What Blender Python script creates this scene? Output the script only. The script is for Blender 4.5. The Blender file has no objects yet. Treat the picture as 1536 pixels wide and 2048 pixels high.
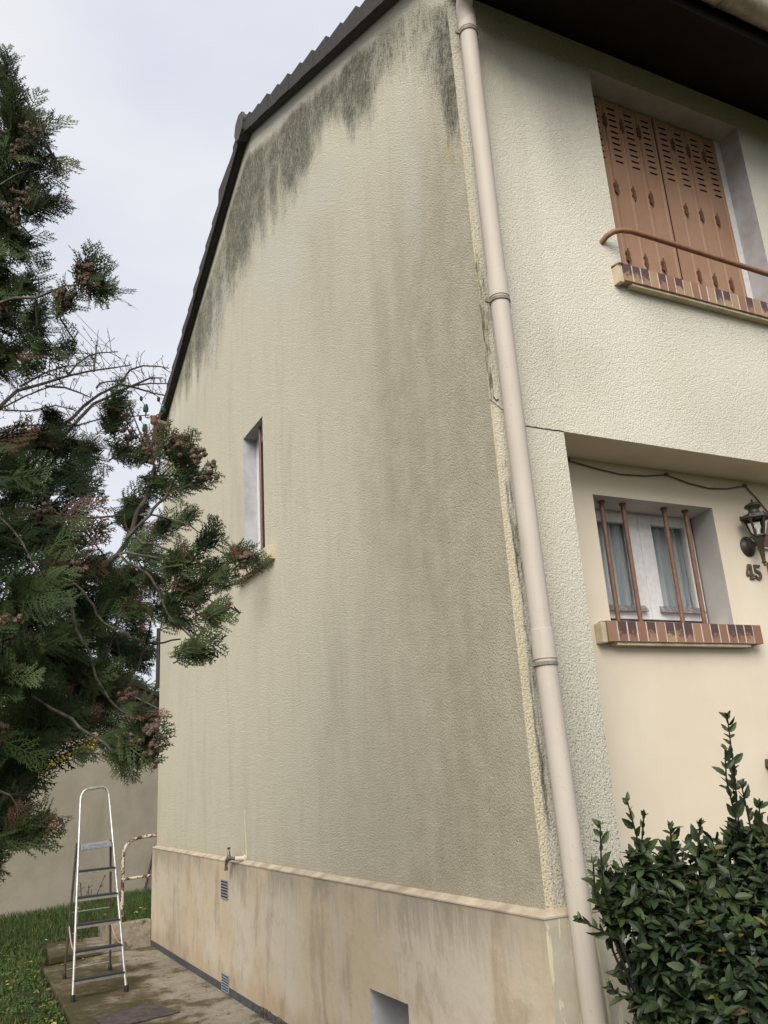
import bpy, math, random
import numpy as np
from mathutils import Vector, Matrix
rnd = random.Random(7); NR = np.random.RandomState(11)
scene = bpy.context.scene
COL = scene.collection
# ------------------------------------------------------------------ camera
cam_d = bpy.data.cameras.new('camera'); cam = bpy.data.objects.new('camera', cam_d); COL.objects.link(cam)
cR = Vector((0.893342, -0.44501, -0.062502)); cU = Vector((-0.080953, -0.296176, 0.951697)); cB = Vector((-0.442026, -0.845131, -0.300611))
M = Matrix.Identity(4)
for i in range(3):
    M[i][0] = cR[i]; M[i][1] = cU[i]; M[i][2] = cB[i]
M.translation = Vector((-2.2437, -3.1008, 1.5676))
cam.matrix_world = M
cam_d.sensor_fit = 'VERTICAL'; cam_d.sensor_height = 36.0; cam_d.lens = 1693.85/2048*36
cam_d.clip_start = 0.05; cam_d.clip_end = 2000
scene.camera = cam
# ------------------------------------------------------------------ world
SUN_EL, SUN_AZ = 40, 220          # azimuth clockwise from +y : high, behind the camera
w = bpy.data.worlds.new('World'); scene.world = w; w.use_nodes = True
nt = w.node_tree; nt.nodes.clear()
def wn(t, **k):
    n = nt.nodes.new(t)
    for a, b in k.items(): setattr(n, a, b)
    return n
sky = wn('ShaderNodeTexSky', sky_type='NISHITA', sun_disc=False, sun_elevation=math.radians(SUN_EL), sun_rotation=math.radians(SUN_AZ), dust_density=3.0, air_density=1.0)
tc = wn('ShaderNodeTexCoord'); mp = wn('ShaderNodeMapping'); mp.inputs['Scale'].default_value = (1.0, 1.0, 1.8)
nz = wn('ShaderNodeTexNoise'); nz.inputs['Scale'].default_value = 2.3; nz.inputs['Detail'].default_value = 5; nz.inputs['Roughness'].default_value = .5
nt.links.new(tc.outputs['Generated'], mp.inputs['Vector']); nt.links.new(mp.outputs[0], nz.inputs['Vector'])
cr = wn('ShaderNodeValToRGB'); cr.color_ramp.elements[0].position = .34; cr.color_ramp.elements[1].position = .66
CS = 5.5
cr.color_ramp.elements[0].color = (.82*CS, .865*CS, .99*CS, 1); cr.color_ramp.elements[1].color = (1.04*CS, 1.045*CS, 1.09*CS, 1)
nt.links.new(nz.outputs['Fac'], cr.inputs['Fac'])
mx = wn('ShaderNodeMix', data_type='RGBA'); mx.inputs[0].default_value = .93
nt.links.new(sky.outputs[0], mx.inputs[6]); nt.links.new(cr.outputs[0], mx.inputs[7])
bg = wn('ShaderNodeBackground'); bg.inputs['Strength'].default_value = .12
out = wn('ShaderNodeOutputWorld')
nt.links.new(mx.outputs[2], bg.inputs['Color']); nt.links.new(bg.outputs[0], out.inputs['Surface'])
# ------------------------------------------------------------------ sun (thin cloud: weak and very soft)
sl = bpy.data.lights.new('sun', 'SUN'); sl.energy = 2.9; sl.angle = math.radians(45); sl.color = (1, .965, .90)
so = bpy.data.objects.new('sun', sl); COL.objects.link(so)
az, el = math.radians(SUN_AZ), math.radians(SUN_EL)
sd = Vector((math.sin(az)*math.cos(el), math.cos(az)*math.cos(el), math.sin(el)))
so.rotation_euler = sd.to_track_quat('Z', 'Y').to_euler(); so.location = (-4, -8, 9)
vs = scene.view_settings; vs.view_transform = 'Standard'; vs.look = 'None'; vs.exposure = 0.40; vs.gamma = 1.0
scene.cycles.max_bounces = 5; scene.cycles.diffuse_bounces = 3; scene.cycles.transparent_max_bounces = 8

# ------------------------------------------------------------------ helpers
def tag(o, label=None, cat=None, group=None, kind=None):
    if label: o['label'] = label
    if cat: o['category'] = cat
    if group: o['group'] = group
    if kind: o['kind'] = kind
    return o
def empty(name, loc=(0, 0, 0), label=None, cat=None, group=None):
    o = bpy.data.objects.new(name, None); o.empty_display_size = .2; COL.objects.link(o); o.location = loc
    bpy.context.view_layer.update()
    return tag(o, label, cat, group)
class MB:
    def __init__(s): s.v = []; s.f = []
    def add(s, vs, fs):
        b = len(s.v); s.v += [tuple(p) for p in vs]; s.f += [tuple(i+b for i in f) for f in fs]; return s
    def box(s, a, b):
        (x0, y0, z0), (x1, y1, z1) = a, b
        s.add([(x0,y0,z0),(x1,y0,z0),(x1,y1,z0),(x0,y1,z0),(x0,y0,z1),(x1,y0,z1),(x1,y1,z1),(x0,y1,z1)],
              [(0,3,2,1),(4,5,6,7),(0,1,5,4),(1,2,6,5),(2,3,7,6),(3,0,4,7)]); return s
    def prism(s, poly, z0, z1):
        n = len(poly)
        s.add([(x,y,z0) for x,y in poly]+[(x,y,z1) for x,y in poly],
              [tuple(range(n-1,-1,-1)), tuple(range(n,2*n))]+[(i,(i+1)%n,n+(i+1)%n,n+i) for i in range(n)]); return s
    def hexa(s, p):   # 8 points, bottom ring then top ring
        s.add(p, [(0,3,2,1),(4,5,6,7),(0,1,5,4),(1,2,6,5),(2,3,7,6),(3,0,4,7)]); return s
    def bar(s, a, b, w, h, up=(0,0,1)):
        a = Vector(a); b = Vector(b); d = (b-a).normalized(); u = Vector(up)
        r = d.cross(u).normalized(); u = r.cross(d).normalized()
        P = []
        for q in (a, b): P += [q-r*w/2-u*h/2, q+r*w/2-u*h/2, q+r*w/2+u*h/2, q-r*w/2+u*h/2]
        s.add(P, [(0,1,2,3),(7,6,5,4),(0,4,5,1),(1,5,6,2),(2,6,7,3),(3,7,4,0)]); return s
    def tube(s, pts, r, n=8, cap=True):
        pts = [Vector(p) for p in pts]; m = len(pts)
        if not hasattr(r, '__len__'): r = [r]*m
        d0 = (pts[1]-pts[0]).normalized(); ref = Vector((0,0,1)) if abs(d0.z) < .9 else Vector((1,0,0))
        x = d0.cross(ref).normalized(); V = []
        for i in range(m):
            d = (pts[min(i+1,m-1)]-pts[max(i-1,0)]).normalized()
            x = (x-d*x.dot(d)).normalized(); y = d.cross(x)
            for k in range(n):
                a = 2*math.pi*k/n; V.append(pts[i]+(x*math.cos(a)+y*math.sin(a))*r[i])
        F = [(i*n+k, i*n+(k+1)%n, (i+1)*n+(k+1)%n, (i+1)*n+k) for i in range(m-1) for k in range(n)]
        if cap: F += [tuple(range(n-1,-1,-1)), tuple((m-1)*n+k for k in range(n))]
        s.add(V, F); return s
    def lathe(s, c, prof, n=16, axis=(0,0,1)):   # prof: (radius, height along axis)
        ax = Vector(axis).normalized(); ref = Vector((0,0,1)) if abs(ax.z) < .9 else Vector((1,0,0))
        x = ax.cross(ref).normalized(); y = ax.cross(x); c = Vector(c); V = []
        for r, h in prof:
            for k in range(n):
                a = 2*math.pi*k/n; V.append(c+ax*h+(x*math.cos(a)+y*math.sin(a))*max(r, 1e-4))
        m = len(prof)
        F = [(i*n+k, i*n+(k+1)%n, (i+1)*n+(k+1)%n, (i+1)*n+k) for i in range(m-1) for k in range(n)]
        F += [tuple(range(n-1,-1,-1)), tuple((m-1)*n+k for k in range(n))]
        s.add(V, F); return s
    def build(s, name, mat, parent=None, smooth=False, bevel=0):
        me = bpy.data.meshes.new(name); me.from_pydata(s.v, [], s.f)
        me.materials.append(mat); me.update()
        o = bpy.data.objects.new(name, me); COL.objects.link(o)
        if smooth:
            me.polygons.foreach_set('use_smooth', [True]*len(me.polygons))
            try: me.set_sharp_from_angle(angle=math.radians(40))
            except Exception: pass
        if bevel:
            m = o.modifiers.new('bevel', 'BEVEL'); m.width = bevel; m.segments = 2; m.limit_method = 'ANGLE'
        if parent: setp(o, parent)
        return o
def setp(o, p):
    o.parent = p; o.matrix_parent_inverse = wm(p).inverted()
def wm(p):
    m = Matrix.Translation(p.location) if p.type == 'EMPTY' else Matrix.Identity(4)
    return m
def np_mesh(name, V, F, mat, parent=None, tint=None, smooth=False):
    """V (n,3); F (m,4) quads"""
    me = bpy.data.meshes.new(name); n = len(V); m = len(F); k = F.shape[1]
    me.vertices.add(n); me.vertices.foreach_set('co', np.ascontiguousarray(V, dtype=np.float32).ravel())
    me.loops.add(m*k); me.loops.foreach_set('vertex_index', np.ascontiguousarray(F, dtype=np.int32).ravel())
    me.polygons.add(m); me.polygons.foreach_set('loop_start', np.arange(0, m*k, k, dtype=np.int32))
    try: me.polygons.foreach_set('loop_total', np.full(m, k, dtype=np.int32))
    except Exception: pass
    me.polygons.foreach_set('use_smooth', np.full(m, bool(smooth), dtype=bool))
    me.update(calc_edges=True); me.validate()
    if tint is not None:
        a = me.attributes.new('tint', 'FLOAT_COLOR', 'POINT'); a.data.foreach_set('color', np.ascontiguousarray(tint, dtype=np.float32).ravel())
    me.materials.append(mat)
    o = bpy.data.objects.new(name, me); COL.objects.link(o)
    if parent: setp(o, parent)
    return o

# ------------------------------------------------------------------ materials
class NT:
    def __init__(s, name):
        s.m = bpy.data.materials.new(name); s.m.use_nodes = True; s.t = s.m.node_tree
        s.b = s.t.nodes['Principled BSDF']; s.geo = s.t.nodes.new('ShaderNodeNewGeometry'); s.P = s.geo.outputs['Position']
    def put(s, sock, v):
        if hasattr(v, 'is_output') or isinstance(v, bpy.types.NodeSocket): s.t.links.new(v, sock)
        else:
            if isinstance(v, (tuple, list)) and len(v) == 3 and sock.type == 'RGBA': v = (*v, 1)
            sock.default_value = v
    def map(s, scale, vec=None):
        n = s.t.nodes.new('ShaderNodeMapping'); s.put(n.inputs['Vector'], vec or s.P); n.inputs['Scale'].default_value = scale; return n.outputs[0]
    def noise(s, scale, detail=3, rough=.55, vec=None, dist=0):
        n = s.t.nodes.new('ShaderNodeTexNoise'); s.put(n.inputs['Vector'], vec or s.P)
        n.inputs['Scale'].default_value = scale; n.inputs['Detail'].default_value = detail; n.inputs['Roughness'].default_value = rough; n.inputs['Distortion'].default_value = dist
        return n.outputs['Fac']
    def voro(s, scale, vec=None, out='Distance', feature='F1'):
        n = s.t.nodes.new('ShaderNodeTexVoronoi'); n.feature = feature; s.put(n.inputs['Vector'], vec or s.P); n.inputs['Scale'].default_value = scale; return n.outputs[out]
    def math(s, op, a, b=0.0, c=None, clamp=False):
        n = s.t.nodes.new('ShaderNodeMath'); n.operation = op; n.use_clamp = clamp; s.put(n.inputs[0], a); s.put(n.inputs[1], b)
        if c is not None: s.put(n.inputs[2], c)
        return n.outputs[0]
    def step(s, v, lo, hi, a=0.0, b=1.0):
        n = s.t.nodes.new('ShaderNodeMapRange'); n.interpolation_type = 'SMOOTHSTEP'; s.put(n.inputs['Value'], v)
        n.inputs['From Min'].default_value = lo; n.inputs['From Max'].default_value = hi; n.inputs['To Min'].default_value = a; n.inputs['To Max'].default_value = b
        return n.outputs[0]
    def mix(s, f, a, b, blend='MIX'):
        n = s.t.nodes.new('ShaderNodeMix'); n.data_type = 'RGBA'; n.blend_type = blend; s.put(n.inputs[0], f); s.put(n.inputs[6], a); s.put(n.inputs[7], b); return n.outputs[2]
    def attr(s, name, out='Color'):
        n = s.t.nodes.new('ShaderNodeAttribute'); n.attribute_name = name; return n.outputs[out]
    def sep(s, v):
        n = s.t.nodes.new('ShaderNodeSeparateXYZ'); s.put(n.inputs[0], v); return n.outputs
    def bump(s, h, strength=.5, dist=.01, prev=None):
        n = s.t.nodes.new('ShaderNodeBump'); n.inputs['Strength'].default_value = strength; n.inputs['Distance'].default_value = dist; s.put(n.inputs['Height'], h)
        if prev: s.put(n.inputs['Normal'], prev)
        return n.outputs[0]
    def fin(s, color, rough=.8, normal=None, spec=None, metal=0.0):
        s.put(s.b.inputs['Base Color'], color); s.put(s.b.inputs['Roughness'], rough); s.put(s.b.inputs['Metallic'], metal)
        if normal: s.put(s.b.inputs['Normal'], normal)
        if spec is not None: s.put(s.b.inputs['Specular IOR Level'], spec)
        return s.m
def simple(name, c, rough=.7, var=.15, scale=9, bump=.0, bscale=60, metal=0.0, spec=None, c2=None, det=4):
    n = NT(name); f = n.noise(scale, det, .6)
    c2 = c2 or tuple(x*(1-var*2) for x in c)
    col = n.mix(n.step(f, .3, .7), c2, c)
    nm = n.bump(n.noise(bscale, 3), bump, .004) if bump else None
    return n.fin(col, rough, nm, spec, metal)

def stucco_bump(n, strength=1.0, s=62):
    a = n.noise(s*1.9, 5, .72); b = n.voro(s*1.7); lo = n.noise(s*.5, 2, .5)
    h = n.math('ADD', n.math('MULTIPLY', a, 1.0), n.math('MULTIPLY', b, -.35)); h = n.math('ADD', h, n.math('MULTIPLY', lo, .4))
    return n.bump(h, strength, .010), a, b

# roughcast of the gable: stains come from the wall's own stain map (algae, grime, pale, ochre) broken up by vertical streaks
def m_gable():
    n = NT('gable roughcast'); s_ = n.sep(n.attr('tint')); al, gr, pa = s_[0], s_[1], s_[2]; oc = n.attr('tint', 'Alpha')
    st1 = n.noise(1, 4, .62, vec=n.map((4, 6, .9)), dist=.5); st2 = n.noise(1, 4, .7, vec=n.map((60, 75, 7))); mott = n.noise(7, 5, .65); big = n.noise(1, 3, .5, vec=n.map((1.4, 1.6, .7)))
    nm, ga, gb = stucco_bump(n, 1.0, 60)
    c = n.mix(n.step(big, .3, .7), (.685, .635, .485), (.74, .69, .54))
    c = n.mix(n.math('MULTIPLY', n.step(n.math('ADD', n.math('MULTIPLY', st1, .6), n.math('MULTIPLY', big, .4)), .48, .70), .35), c, (.46, .42, .32))
    g2 = n.math('ADD', gr, n.math('MULTIPLY', n.math('SUBTRACT', st1, .5), n.math('MULTIPLY', gr, .7)))
    g2 = n.math('ADD', g2, n.math('MULTIPLY', n.math('SUBTRACT', big, .5), .55))
    g2 = n.math('ADD', g2, n.math('MULTIPLY', n.math('SUBTRACT', mott, .5), n.math('MULTIPLY', gr, 1.1)), clamp=True)
    c = n.mix(g2, c, (.45, .40, .295))
    c = n.mix(n.math('MULTIPLY', n.step(n.math('ADD', al, n.math('MULTIPLY', n.math('SUBTRACT', st1, .5), .5)), .05, .8), .55), c, (.27, .255, .19))
    c = n.mix(n.math('MULTIPLY', n.step(n.math('ADD', pa, n.math('MULTIPLY', n.math('SUBTRACT', st1, .5), .8)), .25, .9), .8), c, (.64, .605, .505))
    c = n.mix(n.math('MULTIPLY', n.step(n.math('ADD', oc, n.math('MULTIPLY', n.math('SUBTRACT', st2, .5), 1.4)), .35, .95), .7), c, (.47, .37, .17))
    a2 = n.math('ADD', al, n.math('MULTIPLY', n.math('SUBTRACT', st1, .5), 1.3))
    a2 = n.math('ADD', a2, n.math('MULTIPLY', n.math('SUBTRACT', st2, .5), 2.1))
    a2 = n.math('ADD', a2, n.math('ADD', n.math('MULTIPLY', n.math('SUBTRACT', ga, .5), 2.2), n.math('ADD', n.math('MULTIPLY', n.math('SUBTRACT', mott, .5), 1.8), n.math('MULTIPLY', n.math('SUBTRACT', n.noise(34, 4, .7), .5), 1.8))))
    gate = n.step(al, .02, .25)
    af = n.math('MULTIPLY', n.step(a2, .10, 1.45), gate)
    af = n.math('MULTIPLY', af, n.step(n.noise(26, 5, .75), .32, .60, .58, .96))
    c = n.mix(af, c, n.mix(n.step(n.math('ADD', n.math('MULTIPLY', st1, .6), n.math('MULTIPLY', ga, .4)), .38, .62), (.028, .029, .023), (.13, .125, .095)))
    pit = n.step(ga, .34, .55, .70, 1.05)
    c = n.mix(1.0, c, n.mix(pit, (0, 0, 0), (1, 1, 1)), 'MULTIPLY')
    return n.fin(c, .93, nm, .15)
def m_front():
    n = NT('front roughcast'); s_ = n.sep(n.attr('tint')); al, gr, pa = s_[0], s_[1], s_[2]
    st1 = n.noise(1, 4, .62, vec=n.map((14, 14, 1.3))); st2 = n.noise(1, 4, .7, vec=n.map((70, 60, 9))); big = n.noise(1.3, 4, .55)
    nm, ga, gb = stucco_bump(n, 1.0, 56)
    c = n.mix(n.step(big, .3, .7), (.75, .705, .57), (.80, .755, .63))
    g2 = n.math('ADD', gr, n.math('MULTIPLY', n.math('SUBTRACT', st1, .5), n.math('MULTIPLY', gr, 1.4)), clamp=True)
    c = n.mix(g2, c, (.47, .44, .355))
    c = n.mix(pa, c, (.72, .645, .455))
    a2 = n.math('ADD', n.math('ADD', al, n.math('MULTIPLY', n.math('SUBTRACT', st1, .5), 1.2)), n.math('MULTIPLY', n.math('SUBTRACT', st2, .5), 1.6))
    af = n.math('MULTIPLY', n.step(a2, .3, .95), n.step(al, .03, .3))
    c = n.mix(n.math('MULTIPLY', af, .9), c, (.075, .078, .05))
    spk = n.step(n.noise(38, 3, .7), .66, .74)
    c = n.mix(n.math('MULTIPLY', spk, .22), c, (.25, .22, .16))
    pit = n.math('SUBTRACT', 1.03, n.math('MULTIPLY', n.step(ga, .33, .50, 1.0, 0.0), n.math('ADD', .10, n.math('MULTIPLY', gr, 1.5))))
    c = n.mix(1.0, c, n.mix(pit, (0, 0, 0), (1, 1, 1)), 'MULTIPLY')
    return n.fin(c, .92, nm, .15)
def m_plinth():
    n = NT('plinth render'); z = n.sep(n.P)[2]
    st = n.noise(1, 4, .6, vec=n.map((5, 5, 1.3)), dist=.6); st2 = n.noise(1, 3, .6, vec=n.map((1.6, 1.6, .9)), dist=.4); f = n.noise(60, 3)
    st3 = n.noise(1, 5, .7, vec=n.map((24, 24, 2.6)), dist=.8); blot = n.noise(5.5, 6, .65)
    c = n.mix(n.step(st2, .35, .65), (.55, .445, .305), (.575, .50, .39))
    c = n.mix(n.math('MULTIPLY', n.step(n.math('ADD', n.math('MULTIPLY', st, .7), n.math('MULTIPLY', blot, .3)), .50, .64), .60), c, (.36, .28, .19))
    c = n.mix(n.math('MULTIPLY', n.step(blot, .50, .68), .40), c, (.43, .35, .25))
    c = n.mix(n.math('MULTIPLY', n.step(st3, .55, .75), .18), c, (.60, .53, .42))
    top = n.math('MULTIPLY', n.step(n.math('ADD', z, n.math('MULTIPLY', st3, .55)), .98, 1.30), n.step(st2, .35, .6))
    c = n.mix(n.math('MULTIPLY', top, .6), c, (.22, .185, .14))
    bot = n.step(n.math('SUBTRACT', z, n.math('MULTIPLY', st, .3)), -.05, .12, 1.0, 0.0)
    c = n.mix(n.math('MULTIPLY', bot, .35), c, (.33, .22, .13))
    spk = n.step(n.noise(26, 4, .75), .70, .76); c = n.mix(n.math('MULTIPLY', spk, .5), c, (.15, .11, .08))
    nm = n.bump(n.math('ADD', n.math('ADD', n.noise(14, 5, .6), n.math('MULTIPLY', n.noise(2.5, 3), 1.2)), n.math('MULTIPLY', f, .12)), .3, .012)
    return n.fin(c, .9, nm, .15)
def m_brick():
    n = NT('sill brick'); u = n.attr('tint')
    s_ = n.sep(u); f = n.noise(45, 5, .7); f2 = n.noise(160, 3)
    c = n.mix(s_[0], (.26, .125, .085), (.40, .26, .155))
    dk = n.step(n.math('ADD', s_[1], n.math('MULTIPLY', n.math('SUBTRACT', f, .5), .9)), .42, .58)
    c = n.mix(dk, c, (.095, .052, .048))
    c = n.mix(n.math('MULTIPLY', n.step(f2, .5, .7), .25), c, (.10, .06, .04))
    return n.fin(c, .62, n.bump(f2, .2, .002), .35)
M_ = {}
M_['gable'] = m_gable(); M_['front'] = m_front(); M_['plinth'] = m_plinth(); M_['brick'] = m_brick()
def m_porch():
    n = NT('porch smooth render'); a_ = n.noise(1.1, 5, .6); b_ = n.noise(1, 4, .6, vec=n.map((6, 6, 1.2))); sp = n.noise(9, 5, .8)
    c = n.mix(n.step(a_, .3, .7), (.665, .575, .44), (.73, .64, .50)); c = n.mix(n.math('MULTIPLY', n.step(b_, .52, .75), .25), c, (.58, .49, .37))
    c = n.mix(n.math('MULTIPLY', n.step(sp, .70, .78), .45), c, (.38, .31, .23))
    return n.fin(c, .85, n.bump(n.math('ADD', n.noise(5, 4), n.math('MULTIPLY', n.noise(60, 3), .15)), .18, .01), .15)
M_['smooth_render'] = m_porch()
M_['sill_render'] = simple('sill render', (.60, .53, .385), .85, .12, 14, .2, 60, c2=(.47, .39, .25))
M_['mortar'] = simple('mortar', (.62, .57, .48), .9, .12, 40, .3, 150)
M_['reveal'] = simple('grey painted reveal', (.60, .57, .54), .8, .05, 4, .1, 50, c2=(.52, .495, .465))
M_['reveal_white'] = simple('pale painted reveal', (.50, .51, .53), .8, .06, 5, .1, 50, c2=(.37, .36, .36))
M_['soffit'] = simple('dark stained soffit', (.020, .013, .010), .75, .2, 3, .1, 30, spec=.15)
def m_pvc():
    n = NT('beige plastic pipe'); st = n.noise(1, 4, .65, vec=n.map((30, 30, 1.5))); b_ = n.noise(2.2, 5, .6); f = n.noise(50, 4, .7)
    c = n.mix(n.step(b_, .3, .7), (.50, .44, .365), (.55, .49, .415)); c = n.mix(n.math('MULTIPLY', n.step(st, .50, .72), .30), c, (.37, .32, .25))
    c = n.mix(n.math('MULTIPLY', n.step(f, .62, .70), .35), c, (.28, .24, .18))
    return n.fin(c, .6, None, .28)
M_['pvc'] = m_pvc()
M_['gutter'] = simple('weathered gutter', (.40, .34, .25), .5, .2, 9, 0, c2=(.17, .145, .10), det=6)
M_['metal_clip'] = simple('weathered clip', (.27, .245, .21), .65, .2, 30)
def m_shutter():
    n = NT('tan painted metal'); st = n.noise(1, 4, .6, vec=n.map((40, 40, 2))); b_ = n.noise(3, 4, .6); z = n.sep(n.P)[2]
    c = n.mix(n.step(b_, .3, .7), (.345, .195, .118), (.39, .235, .15)); c = n.mix(n.math('MULTIPLY', n.step(st, .5, .75), .35), c, (.30, .155, .09))
    c = n.mix(n.math('MULTIPLY', n.step(n.noise(60, 4, .7), .64, .7), .4), c, (.22, .10, .05))
    return n.fin(c, .52, n.bump(n.noise(20, 3), .06, .004), .3)
M_['shutter'] = m_shutter()
M_['hinge'] = simple('rusty hinge', (.17, .07, .028), .7, .25, 60, .3, 200)
M_['rail_paint'] = simple('brown painted rail', (.30, .145, .075), .5, .12, 30, .2, 130, c2=(.22, .10, .05))
M_['bars'] = simple('brown painted bar', (.235, .115, .068), .5, .15, 30, .15, 100)
M_['white_wood'] = simple('flaking white paint', (.76, .75, .73), .6, .15, 30, .3, 70, c2=(.66, .64, .63), det=7)
M_['grey_wood'] = simple('bare grey wood', (.33, .31, .29), .8, .3, 40, .5, 90, det=7)
M_['black'] = simple('black void', (.006, .006, .006), .9, .1)
M_['slot'] = simple('dark slot', (.012, .007, .005), .9, .1)
M_['lamp_metal'] = simple('bronzed black metal', (.030, .028, .025), .45, .2, 20, .1, 80, spec=.45, c2=(.055, .045, .03))
M_['lamp_tail'] = simple('worn brass', (.085, .07, .042), .4, .2, 30, spec=.5, metal=.4)
M_['number'] = simple('brown cast number', (.105, .075, .045), .5, .25, 60, .2, 200)
M_['red_brown'] = simple('red brown board', (.20, .085, .065), .6, .15, 12)
M_['dark_plastic'] = simple('dark grey plastic', (.05, .055, .065), .45, .1, 10)
M_['tile'] = simple('weathered dark tile', (.055, .044, .038), .85, .25, 22, .5, 60, c2=(.028, .024, .022), det=6)
M_['tile_grey'] = simple('lichened ridge tile', (.105, .10, .085), .9, .3, 25, .5, 60, c2=(.045, .04, .035), det=6)
M_['cable'] = simple('old cable', (.15, .11, .07), .7, .1, 30)
M_['alu'] = simple('worn aluminium', (.52, .515, .50), .38, .12, 25, metal=.75, c2=(.36, .35, .34), det=6)
M_['alu_dark'] = simple('dull aluminium', (.20, .175, .155), .5, .2, 20, metal=.4)
M_['tread'] = simple('ribbed dark tread', (.035, .037, .04), .6, .2, 50)
M_['tread_grey'] = simple('grey platform', (.27, .28, .30), .6, .2, 60, .2, 120)
M_['rubber'] = simple('black rubber', (.012, .012, .012), .7)
M_['strap'] = simple('pink strap', (.55, .32, .29), .6, .05)
M_['brass'] = simple('tarnished tap metal', (.30, .29, .26), .4, .3, 70, metal=.6, c2=(.09, .085, .07))
M_['filler'] = simple('cream filler', (.62, .57, .44), .85, .08, 20, .2, 60)
M_['black_paint'] = simple('black painted metal', (.012, .014, .014), .5, .1)
M_['grey_metal'] = simple('grey zinc', (.30, .31, .33), .5, .15, 8)
M_['insulator'] = None
M_['wire'] = simple('wire', (.06, .06, .065), .6, .1)
M_['fascia'] = simple('brown fascia', (.050, .033, .028), .6, .15, 5, spec=.3)
M_['bitumen'] = simple('grey bitumen band', (.085, .088, .09), .85, .2, 20, .4, 60, c2=(.05, .05, .05))
M_['stone_dark'] = simple('crumbling base', (.13, .11, .085), .95, .4, 30, 1.0, 40, c2=(.03, .028, .022), det=7)
M_['soil'] = simple('soil', (.06, .045, .03), .95, .3, 20, .8, 30)
M_['glass_vent'] = simple('grille metal', (.30, .32, .35), .6, .15, 40)
def m_insul():
    n = NT('green glass insulator'); n.b.inputs['Transmission Weight'].default_value = .25
    return n.fin((.01, .085, .065), .12, None, .6)
M_['insulator'] = m_insul()
def m_glass():
    n = NT('window glass'); n.b.inputs['Transmission Weight'].default_value = 1.0; n.b.inputs['IOR'].default_value = 1.12
    return n.fin((.97, .99, .99), .03, n.bump(n.noise(2.5, 2), .03, .01), .5)
M_['glass'] = m_glass()
M_['lamp_glass'] = m_glass(); M_['lamp_glass'].name = 'lantern glass'
def m_curtain():
    n = NT('net curtain'); f = n.noise(1, 3, .5, vec=n.map((30, 30, 1)))
    return n.fin(n.mix(n.step(f, .3, .7), (.36, .39, .40), (.58, .61, .61)), .9)
M_['curtain'] = m_curtain()
def m_rust_rail():
    n = NT('flaking white handrail'); f = n.noise(22, 5, .7); g = n.noise(5, 2)
    return n.fin(n.mix(n.step(n.math('ADD', f, n.math('MULTIPLY', n.math('SUBTRACT', g, .5), .5)), .46, .50), (.52, .46, .35), (.085, .028, .018)), .6, n.bump(f, .3, .003))
M_['rust_rail'] = m_rust_rail()
def m_gardenwall():
    n = NT('grey beige garden wall render'); st = n.noise(1, 4, .6, vec=n.map((3, 3, .8))); b = n.noise(1.4, 5, .6); p = n.noise(3.2, 4, .65)
    c = n.mix(n.step(b, .35, .65), (.44, .395, .30), (.52, .465, .37))
    c = n.mix(n.math('MULTIPLY', n.step(st, .5, .8), .5), c, (.29, .255, .195))
    c = n.mix(n.math('MULTIPLY', n.step(p, .62, .66), .5), c, (.53, .485, .385))
    return n.fin(c, .92, n.bump(n.noise(9, 6, .6), .2, .02), .15)
M_['garden_wall'] = m_gardenwall()
M_['lilac'] = simple('lilac grey render', (.33, .31, .31), .9, .05, 3)
def m_concrete():
    n = NT('mossy concrete'); a = n.noise(2.2, 6, .62); b = n.noise(11, 6, .7); f = n.noise(90, 3); x, y, z = n.sep(n.P)
    c = n.mix(n.step(b, .35, .65), (.235, .205, .155), (.33, .295, .23))
    # moss and brown dirt grow thickest away from the wall
    away = n.step(x, -1.25, -.12, .15, -.10)
    d = n.math('ADD', n.math('ADD', a, away), n.math('MULTIPLY', n.math('SUBTRACT', b, .5), .55))
    c = n.mix(n.math('MULTIPLY', n.step(d, .38, .52), .9), c, (.115, .090, .050))
    c = n.mix(n.math('MULTIPLY', n.step(n.math('ADD', d, n.math('MULTIPLY', n.math('SUBTRACT', f, .5), .35)), .50, .64), .85), c, (.055, .050, .022))
    c = n.mix(n.step(n.noise(38, 5, .75), .56, .66, 0, .6), c, (.05, .035, .02))
    return n.fin(c, .95, n.bump(n.math('ADD', b, n.math('MULTIPLY', f, .5)), .7, .015), .1)
M_['concrete'] = m_concrete()
def m_retain():
    n = NT('stained concrete wall'); a = n.noise(5, 6, .7); b = n.noise(14, 5, .7)
    c = n.mix(n.step(b, .35, .65), (.23, .195, .14), (.31, .27, .20)); c = n.mix(n.step(a, .48, .62), c, (.075, .062, .042))
    return n.fin(c, .95, n.bump(b, .6, .015), .1)
M_['retain'] = m_retain()
def m_cover():
    n = NT('rusty cover'); a = n.noise(12, 5, .7)
    return n.fin(n.mix(n.step(a, .4, .6), (.045, .032, .030), (.085, .062, .056)), .8, n.bump(a, .3, .006))
M_['cover'] = m_cover()
def m_ground():
    n = NT('lawn soil'); a = n.noise(6, 6, .7); b = n.noise(40, 4, .7)
    c = n.mix(n.step(a, .4, .6), (.030, .045, .016), (.055, .042, .024)); c = n.mix(n.step(b, .5, .7, 0, .6), c, (.022, .040, .010))
    return n.fin(c, .95, n.bump(b, .8, .03), .1)
M_['ground'] = m_ground()
def m_leafy(name, lo, hi, dead, rough=.6, spec=.3, transl=.0):
    n = NT(name); s_ = n.sep(n.attr('tint'))
    c = n.mix(s_[0], lo, hi); c = n.mix(s_[1], c, dead)
    c = n.mix(s_[2], c, (.42, .30, .04))
    if transl:
        n.b.inputs['Subsurface Weight'].default_value = 0
    return n.fin(c, rough, None, spec)
M_['conifer'] = m_leafy('conifer scale leaves', (.014, .028, .010), (.078, .110, .038), (.105, .058, .034), .7, .15)
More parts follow.
